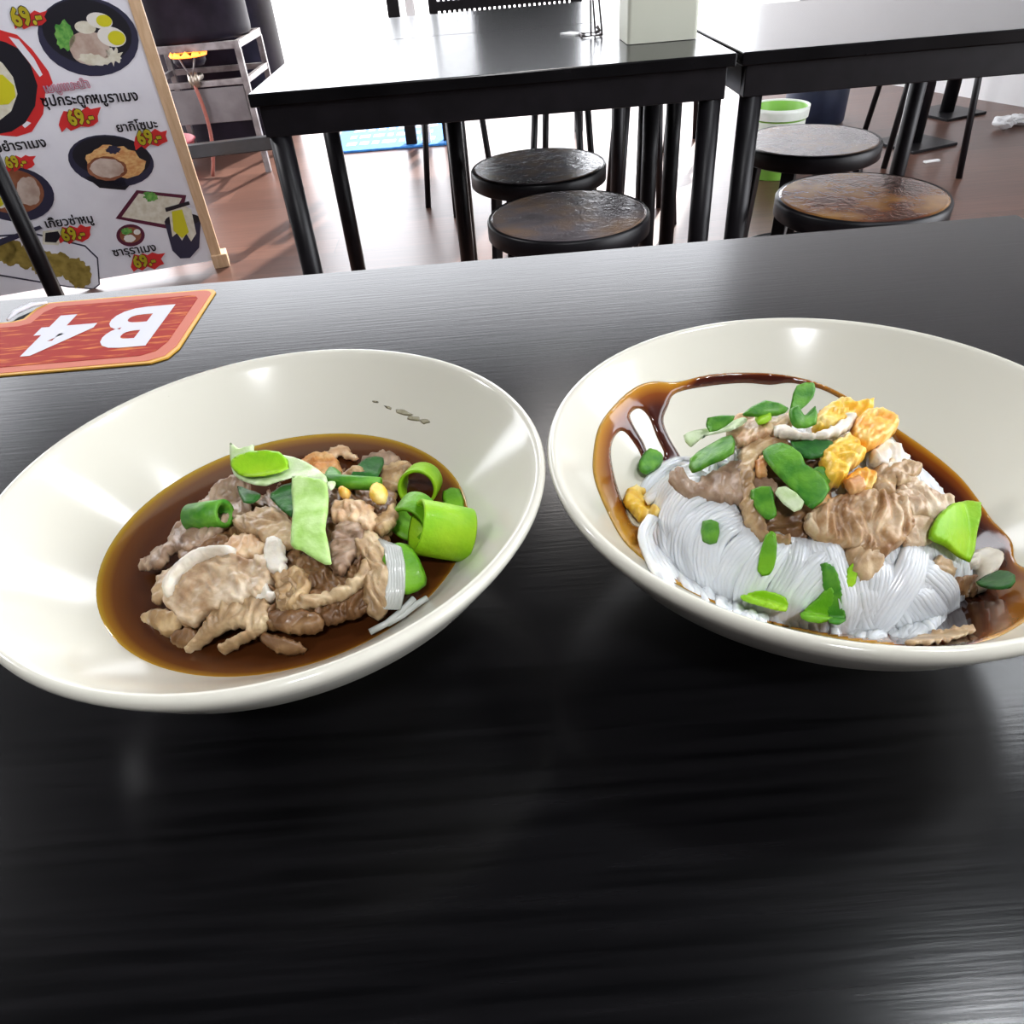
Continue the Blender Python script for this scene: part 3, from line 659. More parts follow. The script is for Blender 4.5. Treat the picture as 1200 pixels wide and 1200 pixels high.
def meat(name, c1, c2, c3, s=130):
    m = bpy.data.materials.new(name); m.use_nodes = True; nt = m.node_tree; p = nt.nodes['Principled BSDF']
    tc = nt.nodes.new('ShaderNodeTexCoord'); n = nt.nodes.new('ShaderNodeTexNoise'); n.inputs['Scale'].default_value = s; n.inputs['Detail'].default_value = 4
    r = nt.nodes.new('ShaderNodeValToRGB'); r.color_ramp.elements[0].position = .33; r.color_ramp.elements[1].position = .68
    r.color_ramp.elements[0].color = (*c1, 1); r.color_ramp.elements[1].color = (*c3, 1); e = r.color_ramp.elements.new(.5); e.color = (*c2, 1)
    n2 = nt.nodes.new('ShaderNodeTexNoise'); n2.inputs['Scale'].default_value = 420; n2.inputs['Detail'].default_value = 3
    b = nt.nodes.new('ShaderNodeBump'); b.inputs['Strength'].default_value = .35; b.inputs['Distance'].default_value = .001
    for q in (n, n2): nt.links.new(tc.outputs['Object'], q.inputs['Vector'])
    nt.links.new(n.outputs['Fac'], r.inputs[0]); nt.links.new(r.outputs[0], p.inputs['Base Color']); nt.links.new(n2.outputs['Fac'], b.inputs['Height']); nt.links.new(b.outputs[0], p.inputs['Normal'])
    p.inputs['Roughness'].default_value = .42; p.inputs['Coat Weight'].default_value = .15; p.inputs['Coat Roughness'].default_value = .15
    p.inputs['Subsurface Weight'].default_value = .15; p.inputs['Subsurface Radius'].default_value = (.004, .002, .001); p.inputs['Subsurface Scale'].default_value = 1
    return m
P_tan = meat('pork_tan', (0.256, 0.146, 0.062), (0.422, 0.267, 0.123), (0.614, 0.444, 0.235))
P_grey = meat('pork_grey', (.18, .105, .062), (.32, .205, .13), (.48, .345, .235))
P_pale = meat('pork_pale', (.37, .22, .115), (.55, .40, .25), (.72, .60, .45))
P_fat = meat('pork_fat', (.60, .53, .42), (.72, .66, .55), (.80, .75, .66))
P_gold = meat('pork_golden', (.27, .165, .075), (.46, .31, .165), (.64, .49, .30))
P_orng = meat('pork_orange', (0.461, 0.165, 0.034), (0.614, 0.279, 0.078), (0.704, 0.432, 0.190))
P_pink = meat('pork_pinkish', (0.461, 0.254, 0.123), (0.640, 0.419, 0.235), (0.819, 0.622, 0.392))
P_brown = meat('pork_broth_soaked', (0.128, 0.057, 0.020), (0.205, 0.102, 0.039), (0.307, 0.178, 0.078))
P_pork9 = meat('pork_light_brown', (.26, .125, .045), (.48, .30, .15), (.70, .55, .37), 150)
E_yel = meat('egg_yellow', (.80, .42, .02), (.88, .56, .05), (.88, .70, .28), 90)
E_org = meat('egg_orange', (.78, .27, .02), (.86, .44, .05), (.88, .62, .20), 90)
def leaf(name, c1, c2, s=160, rough=.45, sss=.2):
    m = mat(name, c1, rough, noise_s=s, color2=c2, bump=.25, bump_s=300, sss=0, coat=.03, spec=.3, stretch=(1, 1, 1))
    return m
G_lite = leaf('leaf_pale_green', (.34, .58, .13), (.52, .72, .30)); G_white = leaf('leaf_whitish_green', (.50, .66, .30), (.68, .78, .52))
G_mid = leaf('leaf_green', (.035, .19, .012), (.12, .34, .025)); G_dark = leaf('leaf_dark_green', (.010, .085, .012), (.03, .16, .02))
G_lime = leaf('leek_lime_green', (.21, .50, .006), (.34, .60, .015), 60); G_deep = leaf('leek_deep_green', (.09, .30, .01), (.17, .42, .012), 60)

# broth
M_broth = bpy.data.materials.new('brown_broth'); M_broth.use_nodes = True
nt = M_broth.node_tree; p_ = nt.nodes['Principled BSDF']; at_ = nt.nodes.new('ShaderNodeAttribute'); at_.attribute_name = 'depth'
def ramp(nt, stops):
    r = nt.nodes.new('ShaderNodeValToRGB'); el = r.color_ramp.elements
    while len(el) < len(stops): el.new(.5)
    for e, (q, c) in zip(el, stops): e.position = q; e.color = (*c, 1)
    return r
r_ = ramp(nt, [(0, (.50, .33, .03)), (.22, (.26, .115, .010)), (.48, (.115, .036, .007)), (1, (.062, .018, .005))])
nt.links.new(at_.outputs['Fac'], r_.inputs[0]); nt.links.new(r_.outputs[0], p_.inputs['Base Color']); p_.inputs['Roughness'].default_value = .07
p_.inputs['Specular IOR Level'].default_value = .4
bmv = MB(); NR, NA = 26, 120; vs = [(0, 0, SOUP-.0004)]; dep = [1.0]
R0 = .0712
for i in range(1, NR+1):
    r = R0*(i/NR)**.6
    for k in range(NA):
        a = 2*PI*k/NA; vs.append((r*math.cos(a), r*math.sin(a), SOUP-.0004+(.0006*max(0, (r-.0695)/.0017)**2)))
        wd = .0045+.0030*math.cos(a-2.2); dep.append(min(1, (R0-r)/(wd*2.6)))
fs = [(0, 1+k, 1+(k+1) % NA) for k in range(NA)]+[(1+i*NA+k, 1+(i+1)*NA+k, 1+(i+1)*NA+(k+1) % NA, 1+i*NA+(k+1) % NA) for i in range(NR-1) for k in range(NA)]
me = bpy.data.meshes.new('broth'); nv = len(vs)
low = [(x*.80, y*.80, SOUP-.012) for x, y, z in vs[-NA:]]
vs += low; fs += [(nv-NA+k, nv+k, nv+(k+1) % NA, nv-NA+(k+1) % NA) for k in range(NA)]+[tuple(range(nv, nv+NA))[::-1]]
me.from_pydata(vs, [], fs); me.materials.append(M_broth); me.polygons.foreach_set('use_smooth', [True]*len(fs))
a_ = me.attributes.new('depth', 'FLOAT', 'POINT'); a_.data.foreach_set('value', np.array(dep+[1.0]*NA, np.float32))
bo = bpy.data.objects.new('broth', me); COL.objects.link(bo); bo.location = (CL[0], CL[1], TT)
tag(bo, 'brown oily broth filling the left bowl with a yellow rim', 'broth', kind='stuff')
M_dry = mat('dried_broth', (.30, .27, .17), .5, noise_s=300, color2=(.42, .39, .28))
def f_lbowl(x, y): return inner(np.hypot(x-CL[0], y-CL[1]))
sm = []
for k, (x, y, a, b_) in enumerate(((473, 484, 9, 3), (485, 490, 10, 3.5), (497, 494, 5, 3), (455, 478, 5, 2), (441, 471, 4, 1.6), (195, 462, 4, 2))):
    rn = random.Random(k); o = blob('broth_splash', [(x+a*math.cos(t)*(1+.5*rn.uniform(-1, 1)), y+b_*math.sin(t)*(1+.5*rn.uniform(-1, 1))+.28*a*math.cos(t)) for t in np.linspace(0, 2*PI, 9)[:-1]], f_lbowl, M_dry, T=.0003, bevel=2, wrinkle=0, under=.0002, step=1.6, lift=.0001, flat=False); sm.append(o)
    tag(o, ('dried broth speck on the left bowl wall, '+('longest one, left half', 'longest one, right half', 'small one at the right end', 'small one left of the long streak', 'faintest one left of the streak', 'lone one at the far left')[k]), 'splash', 'dried broth specks on the left bowl')

def grow(ol, k):
    c = np.mean(np.asarray(ol), 0); return [tuple(c+(np.asarray(p)-c)*k) for p in ol]
# pork and greens of the left bowl: (outline, material, thickness, lift, words)
left_pork = [
 (C4((600, 20), (480, 70), (400, 150), (330, 230), (250, 290), (210, 380), (150, 420), (60, 490), (90, 525), (190, 500), (240, 430), (330, 440), (430, 400), (480, 330), (560, 260), (630, 250), (640, 120)), P_grey, .004, .001, 'grey-brown folded pork slice running down the left of the heap', .0015),
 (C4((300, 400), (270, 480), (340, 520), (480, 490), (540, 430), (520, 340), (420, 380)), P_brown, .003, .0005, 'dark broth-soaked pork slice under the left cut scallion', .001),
 (C4((560, 480), (440, 490), (330, 550), (240, 630), (205, 700), (220, 760), (260, 790), (300, 850), (360, 862), (430, 800), (520, 770), (640, 740), (740, 690), (790, 560), (740, 490), (650, 520)), P_pale, .0065, .001, 'largest pale pork slice with a white fatty edge, front left', .0016),
 (C4((480, 720), (430, 830), (370, 930), (315, 1000), (350, 1012), (420, 960), (520, 890), (600, 880), (640, 895), (560, 930), (488, 985), (520, 1012), (600, 965), (720, 900), (765, 800), (740, 700), (620, 700)), P_gold, .0045, .0, 'tan pork slice split into two tails reaching the broth in front', .0014),
 (C4((150, 560), (108, 610), (98, 700), (150, 712), (205, 640), (260, 550), (220, 528)), P_gold, .0028, -.0005, 'small pale pork scrap left of the largest slice', .001),
 (C4((30, 820), (80, 780), (140, 768), (235, 790), (245, 860), (200, 915), (140, 905), (90, 870)), P_tan, .003, -.0003, 'small tan pork scrap at the far left of the heap', .001),
 (C4((225, 890), (205, 960), (260, 1002), (322, 985), (355, 920), (310, 878)), P_brown, .0022, -.0005, 'dark grey pork scrap half sunk at the front left', .0008),
 (C4((620, 270), (700, 240), (790, 215), (870, 250), (915, 320), (918, 400), (880, 425), (800, 425), (740, 385), (660, 355), (600, 310)), P_gold, .005, .002, 'yellowish fatty pork piece left of the hanging leaf', .0015),
 (C4((560, 400), (620, 360), (700, 365), (770, 430), (720, 480), (620, 495), (550, 480)), P_pink, .004, .0015, 'pinkish pork piece in the middle of the heap', .0012),
 (C4((768, 470), (790, 415), (850, 405), (885, 470), (880, 580), (822, 604), (780, 560)), P_fat, .004, .0035, 'smooth white fat lump left of the hanging leaf', .0004),
 (C4((708, 620), (760, 578), (795, 640), (800, 680), (825, 700), (790, 745), (725, 742), (698, 692)), P_fat, .004, .002, 'knobbly pale fat lump in front of the white one', .0016),
 (C4((800, 600), (880, 575), (960, 555), (1010, 640), (970, 740), (900, 785), (855, 765), (840, 680)), P_tan, .005, .001, 'tan pork lump under the tip of the hanging leaf', .0016),
 (C5((0, 880), (15, 800), (90, 770), (140, 850), (200, 868), (330, 815), (410, 765), (435, 695), (485, 690), (478, 765), (425, 835), (330, 885), (200, 922), (120, 935), (20, 945)), P_gold, .004, .0015, 'golden frilled strip of pork along the front of the heap', .002),
 (C5((300, 420), (330, 378), (420, 365), (505, 400), (535, 460), (500, 530), (430, 490), (350, 485), (305, 465)), P_pink, .0045, .003, 'pale pinkish pork fold right of the leaf bend', .0014),
 (C5((288, 640), (300, 560), (350, 480), (450, 480), (465, 580), (410, 660), (345, 745), (290, 710)), P_grey, .004, .002, 'greyish pork fold right of the hanging leaf', .0014),
 (C5((440, 540), (520, 500), (570, 600), (612, 700), (615, 800), (570, 945), (500, 945), (470, 820), (490, 700), (430, 660)), P_gold, .004, .0008, 'wrinkled tan pork slice at the right front of the heap', .002),
 (C5((130, 150), (190, 98), (280, 98), (322, 150), (335, 210), (262, 245), (200, 275), (145, 225)), P_orng, .005, .003, 'orange-brown pork piece at the back of the heap', .0015),
 (C5((268, 82), (320, 42), (375, 60), (432, 118), (385, 116), (340, 92), (312, 125), (280, 112)), P_pink, .0025, .003, 'small pink curl of pork at the very back', .0008),
 (C5((465, 130), (500, 88), (580, 68), (645, 90), (668, 130), (600, 155), (520, 152)), P_grey, .004, .002, 'greyish pork fold at the back beside the dark leaf', .001),
 (C5((590, 150), (660, 126), (735, 150), (705, 195), (675, 215), (655, 285), (570, 268), (575, 200)), P_tan, .004, .002, 'tan pork fold left of the open leek ring', .0014),
 (C5((322, 225), (380, 178), (455, 165), (450, 235), (400, 275), (335, 258)), P_tan, .004, .002, 'small brown pork piece behind the green stem', .0014),
 (C5((520, 470), (570, 430), (625, 375), (655, 430), (630, 480), (560, 530)), P_tan, .004, .002, 'small tan pork scrap below the garlic piece', .0014),
 (C4((740, 905), (900, 940), (985, 1000), (860, 1015), (755, 965)), P_brown, .0015, -.0006, 'dark pork slice nearly sunk in the front broth', .0004),
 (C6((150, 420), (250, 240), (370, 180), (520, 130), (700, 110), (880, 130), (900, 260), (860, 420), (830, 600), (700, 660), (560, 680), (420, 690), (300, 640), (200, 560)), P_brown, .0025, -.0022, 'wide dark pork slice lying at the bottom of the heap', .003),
 (C4((800, 790), (900, 770), (1060, 800), (1060, 880), (900, 900), (800, 850)), P_brown, .003, .0, 'dark pork slice beneath the golden frilled strip', .001),
]
for k, (ol, m, T, lf, lb, wr_) in enumerate(left_pork):
    o = blob('pork_slice', grow(ol, .96 if 'bottom of the heap' in lb else 1.13), f_left, m, T=T*.75, lift=lf, wrinkle=wr_*.62, wl=.0034, seed=k+1, bevel=6, step=2.3, soft=wr_ < .0005, ragged=2.6, flat='bottom of the heap' not in lb)
    tag(o, lb, 'pork', 'pork in the left bowl')
    if k == 2:
        blob('fat_edge', C4((600, 478), (430, 484), (318, 545), (232, 634), (193, 718), (222, 778), (262, 722), (292, 655), (370, 585), (470, 535), (590, 520)), f_left, P_fat, T=.0045, lift=.0055, wrinkle=.0003, seed=50, bevel=7, parent=o, under=.006)['label'] = 'white fatty rim'
def herb(nm, ol, f, m, lift, lb, grp, T=.0009, under=.0006, wrinkle=.0012, wl=.012, bevel=2.5, cat='herb', liftfn=None, seed=3, sm_=2, anchor=None):
    o = blob(nm, ol, f, m, T=T, lift=lift, wrinkle=wrinkle*1.3, wl=.016, under=under, bevel=bevel, seed=seed, step=2.6, smooth=sm_, liftfn=liftfn, anchor=anchor)
    return tag(o, lb, cat, grp)
GL = 'chopped greens in the left bowl'
tl = empty('celery_leaf', tuple(at(345, 590, TT+.065)), 0, 'long pale green celery leaf folded over the top of the pork', 'leaf', GL)
blob('upper_fold', C6((350, 195), (348, 130), (378, 152), (432, 138), (430, 168), (520, 172), (600, 195), (672, 248), (664, 284), (560, 252), (470, 282), (400, 266), (362, 240)), f_left, G_white, T=.0008, lift=.0105, wrinkle=.0014, wl=.014, under=.0006, bevel=2.5, step=2.6, smooth=2, parent=tl, anchor=C6((500, 250))[0])
blob('front_lip', C6((356, 205), (420, 176), (520, 178), (552, 235), (470, 262), (400, 262), (366, 240)), f_left, G_lime, T=.0008, lift=.0125, wrinkle=.0010, wl=.014, under=.0005, bevel=2.5, step=2.6, smooth=2, parent=tl, anchor=C6((500, 250))[0])
blob('hanging_fold', C6((556, 248), (620, 250), (674, 268), (678, 370), (670, 430), (692, 548), (640, 532), (590, 500), (553, 480), (560, 360)), f_left, G_lite, T=.0008, wrinkle=.0010, wl=.02, under=.0006, bevel=2.5, step=2.6, smooth=2, parent=tl, lift=.0098)
herb('cut_leaf', C6((362, 250), (400, 262), (444, 280), (424, 308), (384, 308)), f_left, G_dark, .0065, 'dark green leaf bit under the left end of the folded leaf', GL)
herb('cut_leaf', C6((478, 284), (556, 245), (564, 362), (530, 354), (490, 315)), f_left, G_dark, .0075, 'dark green leaf bit left of the hanging leaf', GL)
herb('cut_leaf', C6((475, 138), (500, 155), (572, 148), (572, 172), (520, 182), (480, 166)), f_left, G_mid, .0055, 'thin green leaf bit behind the folded leaf', GL)
herb('cut_leaf', C6((745, 212), (765, 178), (800, 148), (856, 148), (850, 192), (822, 232), (760, 228)), f_left, G_dark, .0065, 'dark glossy leaf bit at the back beside the pork fold', GL)
herb('cut_leaf', C6((662, 240), (676, 198), (702, 204), (724, 232), (712, 252)), f_left, G_mid, .0085, 'small bright green leaf bit at the left end of the stem', GL)
herb('cut_leaf', C6((668, 262), (700, 258), (700, 276), (684, 292)), f_left, G_white, .0095, 'tiny pale leaf tip right of the leaf bend', GL, wrinkle=.0003)
def stem(nm, p0, p1, f, lift, r, m, lb, grp, wall=None):
    a, b_ = hits([p0, p1], f); a[2] += lift; b_[2] += lift; a, b_ = Vector(a), Vector(b_); ax = b_-a; L = ax.length; c = (a+b_)/2
    w_ = wall or r*.35; o = MB().lathe([(r, -L/2), (r*1.03, 0), (r, L/2), (r-w_, L/2), (r-w_, -L/2)], (0, 0, 0), 28, axis=ax, closed=True).build(nm, m)
    o.location = c; return tag(o, lb, 'scallion', grp)
stem('scallion_stem', C6((205, 352))[0], C6((318, 338))[0], f_left, .0055, .0052, [G_mid], 'short cut green scallion lying on the left pork slice', GL)
stem('scallion_stem', C6((650, 240))[0], C6((850, 252))[0], f_left, .0075, .0026, [G_mid], 'thin green stem lying across the back of the heap', GL)
for k, (ol, m, lb) in enumerate(((C6((703, 268), (722, 254), (745, 264), (742, 284), (716, 287)), E_org, 'small fried garlic bit in front of the green stem'), (C6((808, 282), (818, 254), (846, 238), (872, 268), (862, 302), (832, 306)), E_yel, 'larger fried garlic bit at the right end of the stem'))):
    tag(blob('garlic_bit', ol, f_left, m, T=.004, lift=.006, wrinkle=.0005, seed=70+k, bevel=5), lb, 'garlic', 'fried garlic in the left bowl')
def ring(nm, c, f, lift, r, L, ax, m, lb, grp, wall=.0013, sweep=1.0):
    p = hits([c], f)[0]; ax = Vector(ax).normalized()
    n = 40; v = []
    q = ax.to_track_quat('Z', 'Y').to_matrix(); mb = MB()
    mb.lathe([(r*.985, -L/2), (r, -L/2+.0006), (r*1.01, 0), (r, L/2-.0006), (r*.985, L/2), (r-wall, L/2-.0003), (r-wall, -L/2+.0003)], (0, 0, 0), n, axis=ax, closed=True)
    o = mb.build(nm, m); o.location = (p[0], p[1], p[2]+lift); return tag(o, lb, 'leek ring', grp)
LK = 'cut leek rings in the left bowl'
ring('leek_ring', C6((978, 222))[0], f_left, .0035, .0080, .0135, (-.12, -.9, .35), [G_lime], 'open lime-green leek ring with a dark hollow, at the back right', LK)
ring('leek_ring', C6((948, 300))[0], f_left, -.001, .0072, .012, (-.35, -1, .1), [G_deep], 'deep green leek ring sunk in front of the open one', LK)
ring('leek_ring', C6((1050, 372))[0], f_left, .002, .0100, .0195, (.88, .12, -.42), [G_lime], 'largest lime-green leek tube lying on its side at the right', LK, wall=.0016)
herb('leek_piece', C6((840, 470), (870, 420), (905, 405), (950, 425), (988, 500), (994, 552), (930, 585), (905, 560)), f_left, G_deep, .001, 'flat green leek piece standing in the broth below the big tube', GL, T=.0016, bevel=4)
herb('leek_piece', C6((1052, 226), (1110, 218), (1124, 296), (1060, 280)), f_left, G_deep, .0008, 'small green leek piece behind the big tube at the rim', GL, T=.002, bevel=5)
M_glass = mat('glass_noodle', (.62, .64, .60), .2, coat=.4, noise_s=80, color2=(.75, .77, .73), trans=.25)
gn = MB(); random.seed(5)
for k in range(6):
    t = k/5+random.uniform(-.08, .08); pp = C6((835+45*t, 405+18*t), (862+40*t, 440), (872+42*t, 500), (868+46*t, 570), (850+46*t, 640))
    P3 = hits(pp, f_left); gn.tube([tuple(p+np.array([0, 0, .0035-.0008*abs(i-2)])) for i, p in enumerate(P3)], .0011, 8)
for k in (1, 3):
    pp = C6((770+30*k, 720-14*k), (830+28*k, 690-14*k), (890+24*k, 640-10*k), (930+22*k, 590)); P3 = hits(pp, f_left)
    gn.tube([tuple(p+np.array([0, 0, .0002])) for p in P3], .0011, 8)
tag(gn.build('glass_noodles', M_glass), 'translucent white noodles hanging into the broth at the right front', 'noodles', kind='stuff')
# ------------------------------------------------------------------ right bowl: sauce, noodles, toppings
M_sauce = bpy.data.materials.new('soy_sauce'); M_sauce.use_nodes = True
nt = M_sauce.node_tree; p_ = nt.nodes['Principled BSDF']; at_ = nt.nodes.new('ShaderNodeAttribute'); at_.attribute_name = 'depth'
r_ = ramp(nt, [(0, (.55, .33, .06)), (.22, (.42, .17, .012)), (.45, (.19, .045, .006)), (.75, (.06, .010, .004)), (1, (.022, .005, .003))])
nt.links.new(at_.outputs['Fac'], r_.inputs[0]); nt.links.new(r_.outputs[0], p_.inputs['Base Color']); p_.inputs['Roughness'].default_value = .08
S_out = R7((12, 240), (30, 160), (80, 95), (130, 55), (180, 40), (240, 42), (330, 22), (420, 16), (520, 20), (620, 40), (700, 75), (770, 120), (850, 170), (950, 240), (1030, 310), (1090, 390), (1112, 422), (1165, 480), (1178, 540), (1240, 575), (1250, 660), (1150, 735), (1060, 765), (960, 782), (840, 770), (700, 752), (560, 722), (440, 690), (330, 645), (240, 598), (160, 540), (95, 480), (50, 400), (15, 310))
S_h = [R7((218, 110), (242, 72), (340, 52), (430, 45), (500, 50), (560, 45), (640, 62), (700, 92), (770, 132), (830, 185), (868, 240), (888, 290), (860, 420), (600, 480), (300, 330), (252, 245), (225, 200), (206, 150)),
       R7((114, 132), (138, 115), (165, 138), (186, 190), (208, 245), (172, 256), (152, 210), (126, 165)),
       R7((62, 250), (66, 205), (86, 178), (106, 186), (135, 226), (160, 268), (240, 320), (240, 420), (135, 440), (102, 390), (76, 320))]
_so = resample(smooth_loop(S_out), 3)
def sauce_depth(P, d):
    do = edge_dist(P, [_so]); X = (P[:, 0]-690)/.425; Y = (P[:, 1]-430)/.425
    w_ = np.interp(X, [0, 150, 230, 300, 560, 700, 900, 1050, 1150, 1250], [40, 38, 34, 6, 5, 13, 25, 20, 14, 30])
    v = np.clip(do/w_, 0, 1)**.8*.85
    b1 = np.clip((X-820)/60, 0, 1)*np.clip((1100-X)/60, 0, 1)*np.clip((Y-570)/60, 0, 1); v = v*(1-b1)+b1
    b2 = np.clip((X-1070)/90, 0, 1)*np.clip((Y-530)/70, 0, 1); v = v*(1-b2)+b2*np.minimum(v, .36)
    return v*np.clip(.55+d/4.5, 0, 1)
tag(blob('soy_sauce', [S_out]+S_h, f_bowl, M_sauce, T=.0011, lift=.0001, bevel=5, wrinkle=.0001, under=.0002, step=2.6, attr=sauce_depth, flat=False), 'dark brown sauce ringed and dripping on the right bowl wall', 'sauce', kind='stuff')

M_noodle = mat('rice_noodle', (.77, .79, .79), .3, coat=.3, noise_s=120, color2=(.83, .85, .85), sss=.25)
nd = MB(); nd.smooth = True; NN, NK = 40, 22; vs = []; hx = .0585; hy = .053
for i in range(NK+1):
    r = i/NK
    for k in range(NN):
        a = 2*PI*k/NN; x = dr[0]+hx*r*math.cos(a); y = dr[1]+hy*r*math.sin(a)
        z = float(np.maximum(f_mound(np.array([x]), np.array([y]))-.0022, f_bowl(np.array([x]), np.array([y]))-.001)[0])
        z += .0012*noise.noise(Vector((x, y, 0))*160); vs.append((x, y, TT+z))
nd.add(vs, [(i*NN+k, (i+1)*NN+k, (i+1)*NN+(k+1) % NN, i*NN+(k+1) % NN) for i in range(NK) for k in range(NN)], True)
rs_ = random.Random(12)
for k in range(74):
    u = -.96+1.92*k/73; a0 = rs_.uniform(-.35, .35); pp = []
    for i in range(15):
        v_ = -.98+1.96*i/14; e_ = math.sqrt(max(0, 1-u*u))*v_; uu = u+.10*math.sin(2.5*v_+a0*6); rr = math.hypot(uu, e_)
        if rr > .985: uu, e_ = uu*.985/rr, e_*.985/rr
        x, y = dr[0]+hx*(uu*math.cos(a0)-e_*math.sin(a0)), dr[1]+hy*(uu*math.sin(a0)+e_*math.cos(a0))
        pp.append((x, y, TT+float(f_right(np.array([x]), np.array([y]))[0])-.0012))
    nd.tube(pp, .00155, 6)
def hank(pts, w, n, lift=.001, r=.00155, seed=0):
    rnd = random.Random(seed); P = np.array(R7(*pts)); N = len(P)
    tt = np.linspace(0, N-1, 14); C = np.stack([np.interp(tt, range(N), P[:, j]) for j in (0, 1)], 1)
    for _ in range(3): C[1:-1] = (C[:-2]+2*C[1:-1]+C[2:])/4
    Tn = np.gradient(C, axis=0); Tn /= np.linalg.norm(Tn, axis=1)[:, None]; Nn = np.stack([-Tn[:, 1], Tn[:, 0]], 1)
    prof_ = np.interp(np.linspace(0, 1, 14), [0, .3, .7, 1], [.75, 1, .9, .45])
    for k in range(n):
        s = (k+.5)/n-.5; off = s*w*.425*prof_+np.array([rnd.uniform(-.5, .5) for _ in range(14)])
        H = hits_flat(C+Nn*off[:, None], f_right, .012); bulge = lift+.0022*math.sqrt(max(0, 1-(2*s)**2))
        dz = bulge*np.interp(np.linspace(0, 1, 14), [0, .2, .75, 1], [.2, 1, .9, -.4])
        nd.tube([tuple(p+np.array([0, -.3*q, q])) for p, q in zip(H, dz)], [r*(.9+.2*rnd.random())]*14, 7)
hk = [((330, 290), (240, 290), (185, 330), (150, 360)), ((330, 330), (240, 330), (190, 400)), ((350, 330), (260, 370), (218, 440), (238, 480)), ((330, 400), (262, 450), (248, 540), (300, 625)), ((190, 425), (168, 480), (205, 560), (240, 600)),
      ((420, 420), (335, 470), (318, 560), (355, 660)), ((400, 380), (300, 440), (270, 520), (330, 640)), ((480, 470), (405, 530), (360, 600), (385, 672)), ((540, 480), (470, 560), (430, 640), (425, 690)), ((585, 480), (570, 560), (525, 630), (500, 700)),
      ((590, 520), (620, 590), (655, 650), (600, 720)), ((690, 510), (630, 570), (560, 650), (545, 715)), ((720, 540), (745, 640), (715, 740)), ((800, 545), (785, 640), (735, 745)), ((900, 500), (870, 600), (800, 700), (760, 750)), ((940, 545), (905, 640), (850, 748)),
      ((900, 560), (960, 610), (1000, 668)), ((880, 620), (930, 690), (962, 722)), ((840, 640), (890, 720), (880, 758)), ((760, 600), (770, 680), (800, 755)), ((640, 480), (660, 560), (690, 640), (700, 740)), ((450, 440), (430, 540), (450, 640), (470, 705))]
for k, h_ in enumerate(hk): hank(h_, 72, 7, seed=k, lift=.0004+.0008*(k % 3))
tag(nd.build('rice_noodles', M_noodle), 'mound of soft white rice noodles in the right bowl', 'noodles', kind='stuff')

right_pork = [
 (R7((690, 372), (730, 362), (745, 392), (708, 404)), P_orng, .003, .0075, 'small orange-brown pork crumb below the amber egg curd', .001),
 (R7((600, 388), (640, 378), (655, 410), (615, 422)), P_orng, .003, .004, 'small reddish pork crumb at the tip of the big leaf strip', .001),
 (R7((452, 300), (476, 288), (484, 332), (458, 338)), P_orng, .003, .0045, 'small orange pork crumb left of the big leaf strip', .001),
 (R7((828, 345), (850, 332), (868, 352), (846, 366)), P_gold, .003, .005, 'tiny golden pork crumb above the pale frayed slice', .001),
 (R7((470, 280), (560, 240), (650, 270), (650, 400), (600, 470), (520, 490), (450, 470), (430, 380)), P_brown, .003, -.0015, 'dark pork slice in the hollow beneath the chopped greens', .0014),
 (R7((225, 330), (258, 300), (290, 340), (350, 305), (415, 290), (425, 385), (370, 392), (300, 386), (260, 368)), P_grey, .003, .0025, 'grey-brown pork slice at the left of the noodle mound', .0012),
 (R7((412, 270), (440, 245), (480, 233), (540, 243), (565, 260), (490, 274), (455, 295), (455, 350), (474, 400), (484, 468), (545, 484), (540, 504), (470, 494), (428, 440), (412, 350)), P_tan, .004, .003, 'tan curled pork slice hooked around the chopped greens', .0012),
 (R7((448, 325), (505, 335), (508, 385), (460, 395), (445, 370)), P_grey, .003, .002, 'small greyish pork bit inside the curled slice', .0008),
 (R7((380, 205), (420, 170), (500, 183), (545, 163), (545, 205), (500, 222), (440, 252), (395, 245)), P_pink, .0035, .005, 'pinkish pork slice at the top of the heap', .0012),
 (R7((520, 212), (580, 238), (640, 228), (700, 188), (718, 194), (692, 232), (640, 254), (570, 254), (510, 240)), P_fat, .0025, .0075, 'thin pale curved strip of fat across the top greens', .0003),
 (R7((768, 275), (808, 230), (852, 258), (872, 290), (832, 315), (790, 305)), P_fat, .004, .003, 'whitish pork bit behind the orange egg', .0012),
 (R7((776, 315), (830, 288), (895, 298), (898, 328), (842, 345), (832, 385), (776, 378)), P_tan, .004, .003, 'tan pork piece right of the orange egg', .0016),
 (R7((838, 362), (880, 325), (930, 358), (990, 380), (988, 412), (950, 446), (900, 436), (846, 425)), P_pale, .0035, .002, 'pale frayed pork slice pointing to the right edge', .0016),
 (R7((596, 460), (640, 415), (700, 385), (780, 375), (852, 398), (875, 460), (855, 502), (800, 545), (760, 545), (700, 525), (640, 505)), P_pork9, .0035, .0035, 'broad light-brown pork slice on the right of the noodles', .0018),
 (R7((700, 540), (760, 526), (802, 560), (762, 620), (728, 614), (704, 575)), P_gold, .003, .0035, 'golden pork tail hanging over the front noodles', .001),
 (R7((856, 430), (930, 438), (955, 482), (900, 515), (856, 495)), P_pale, .003, .002, 'pale pork bit left of the lime-green leek', .0014),
 (R7((935, 562), (960, 538), (1005, 570), (992, 594), (940, 585)), P_gold, .004, .001, 'small tan pork bit at the foot of the lime-green leek', .001),
 (R7((1000, 600), (1040, 588), (1084, 600), (1062, 634), (1008, 644)), P_brown, .003, .001, 'dark sauce-soaked pork bit at the right edge', .001),
 (R7((875, 772), (960, 740), (1048, 728), (1040, 748), (950, 774)), P_gold, .0015, .0012, 'pale sliver lying in the sauce at the front right', .0003),
]
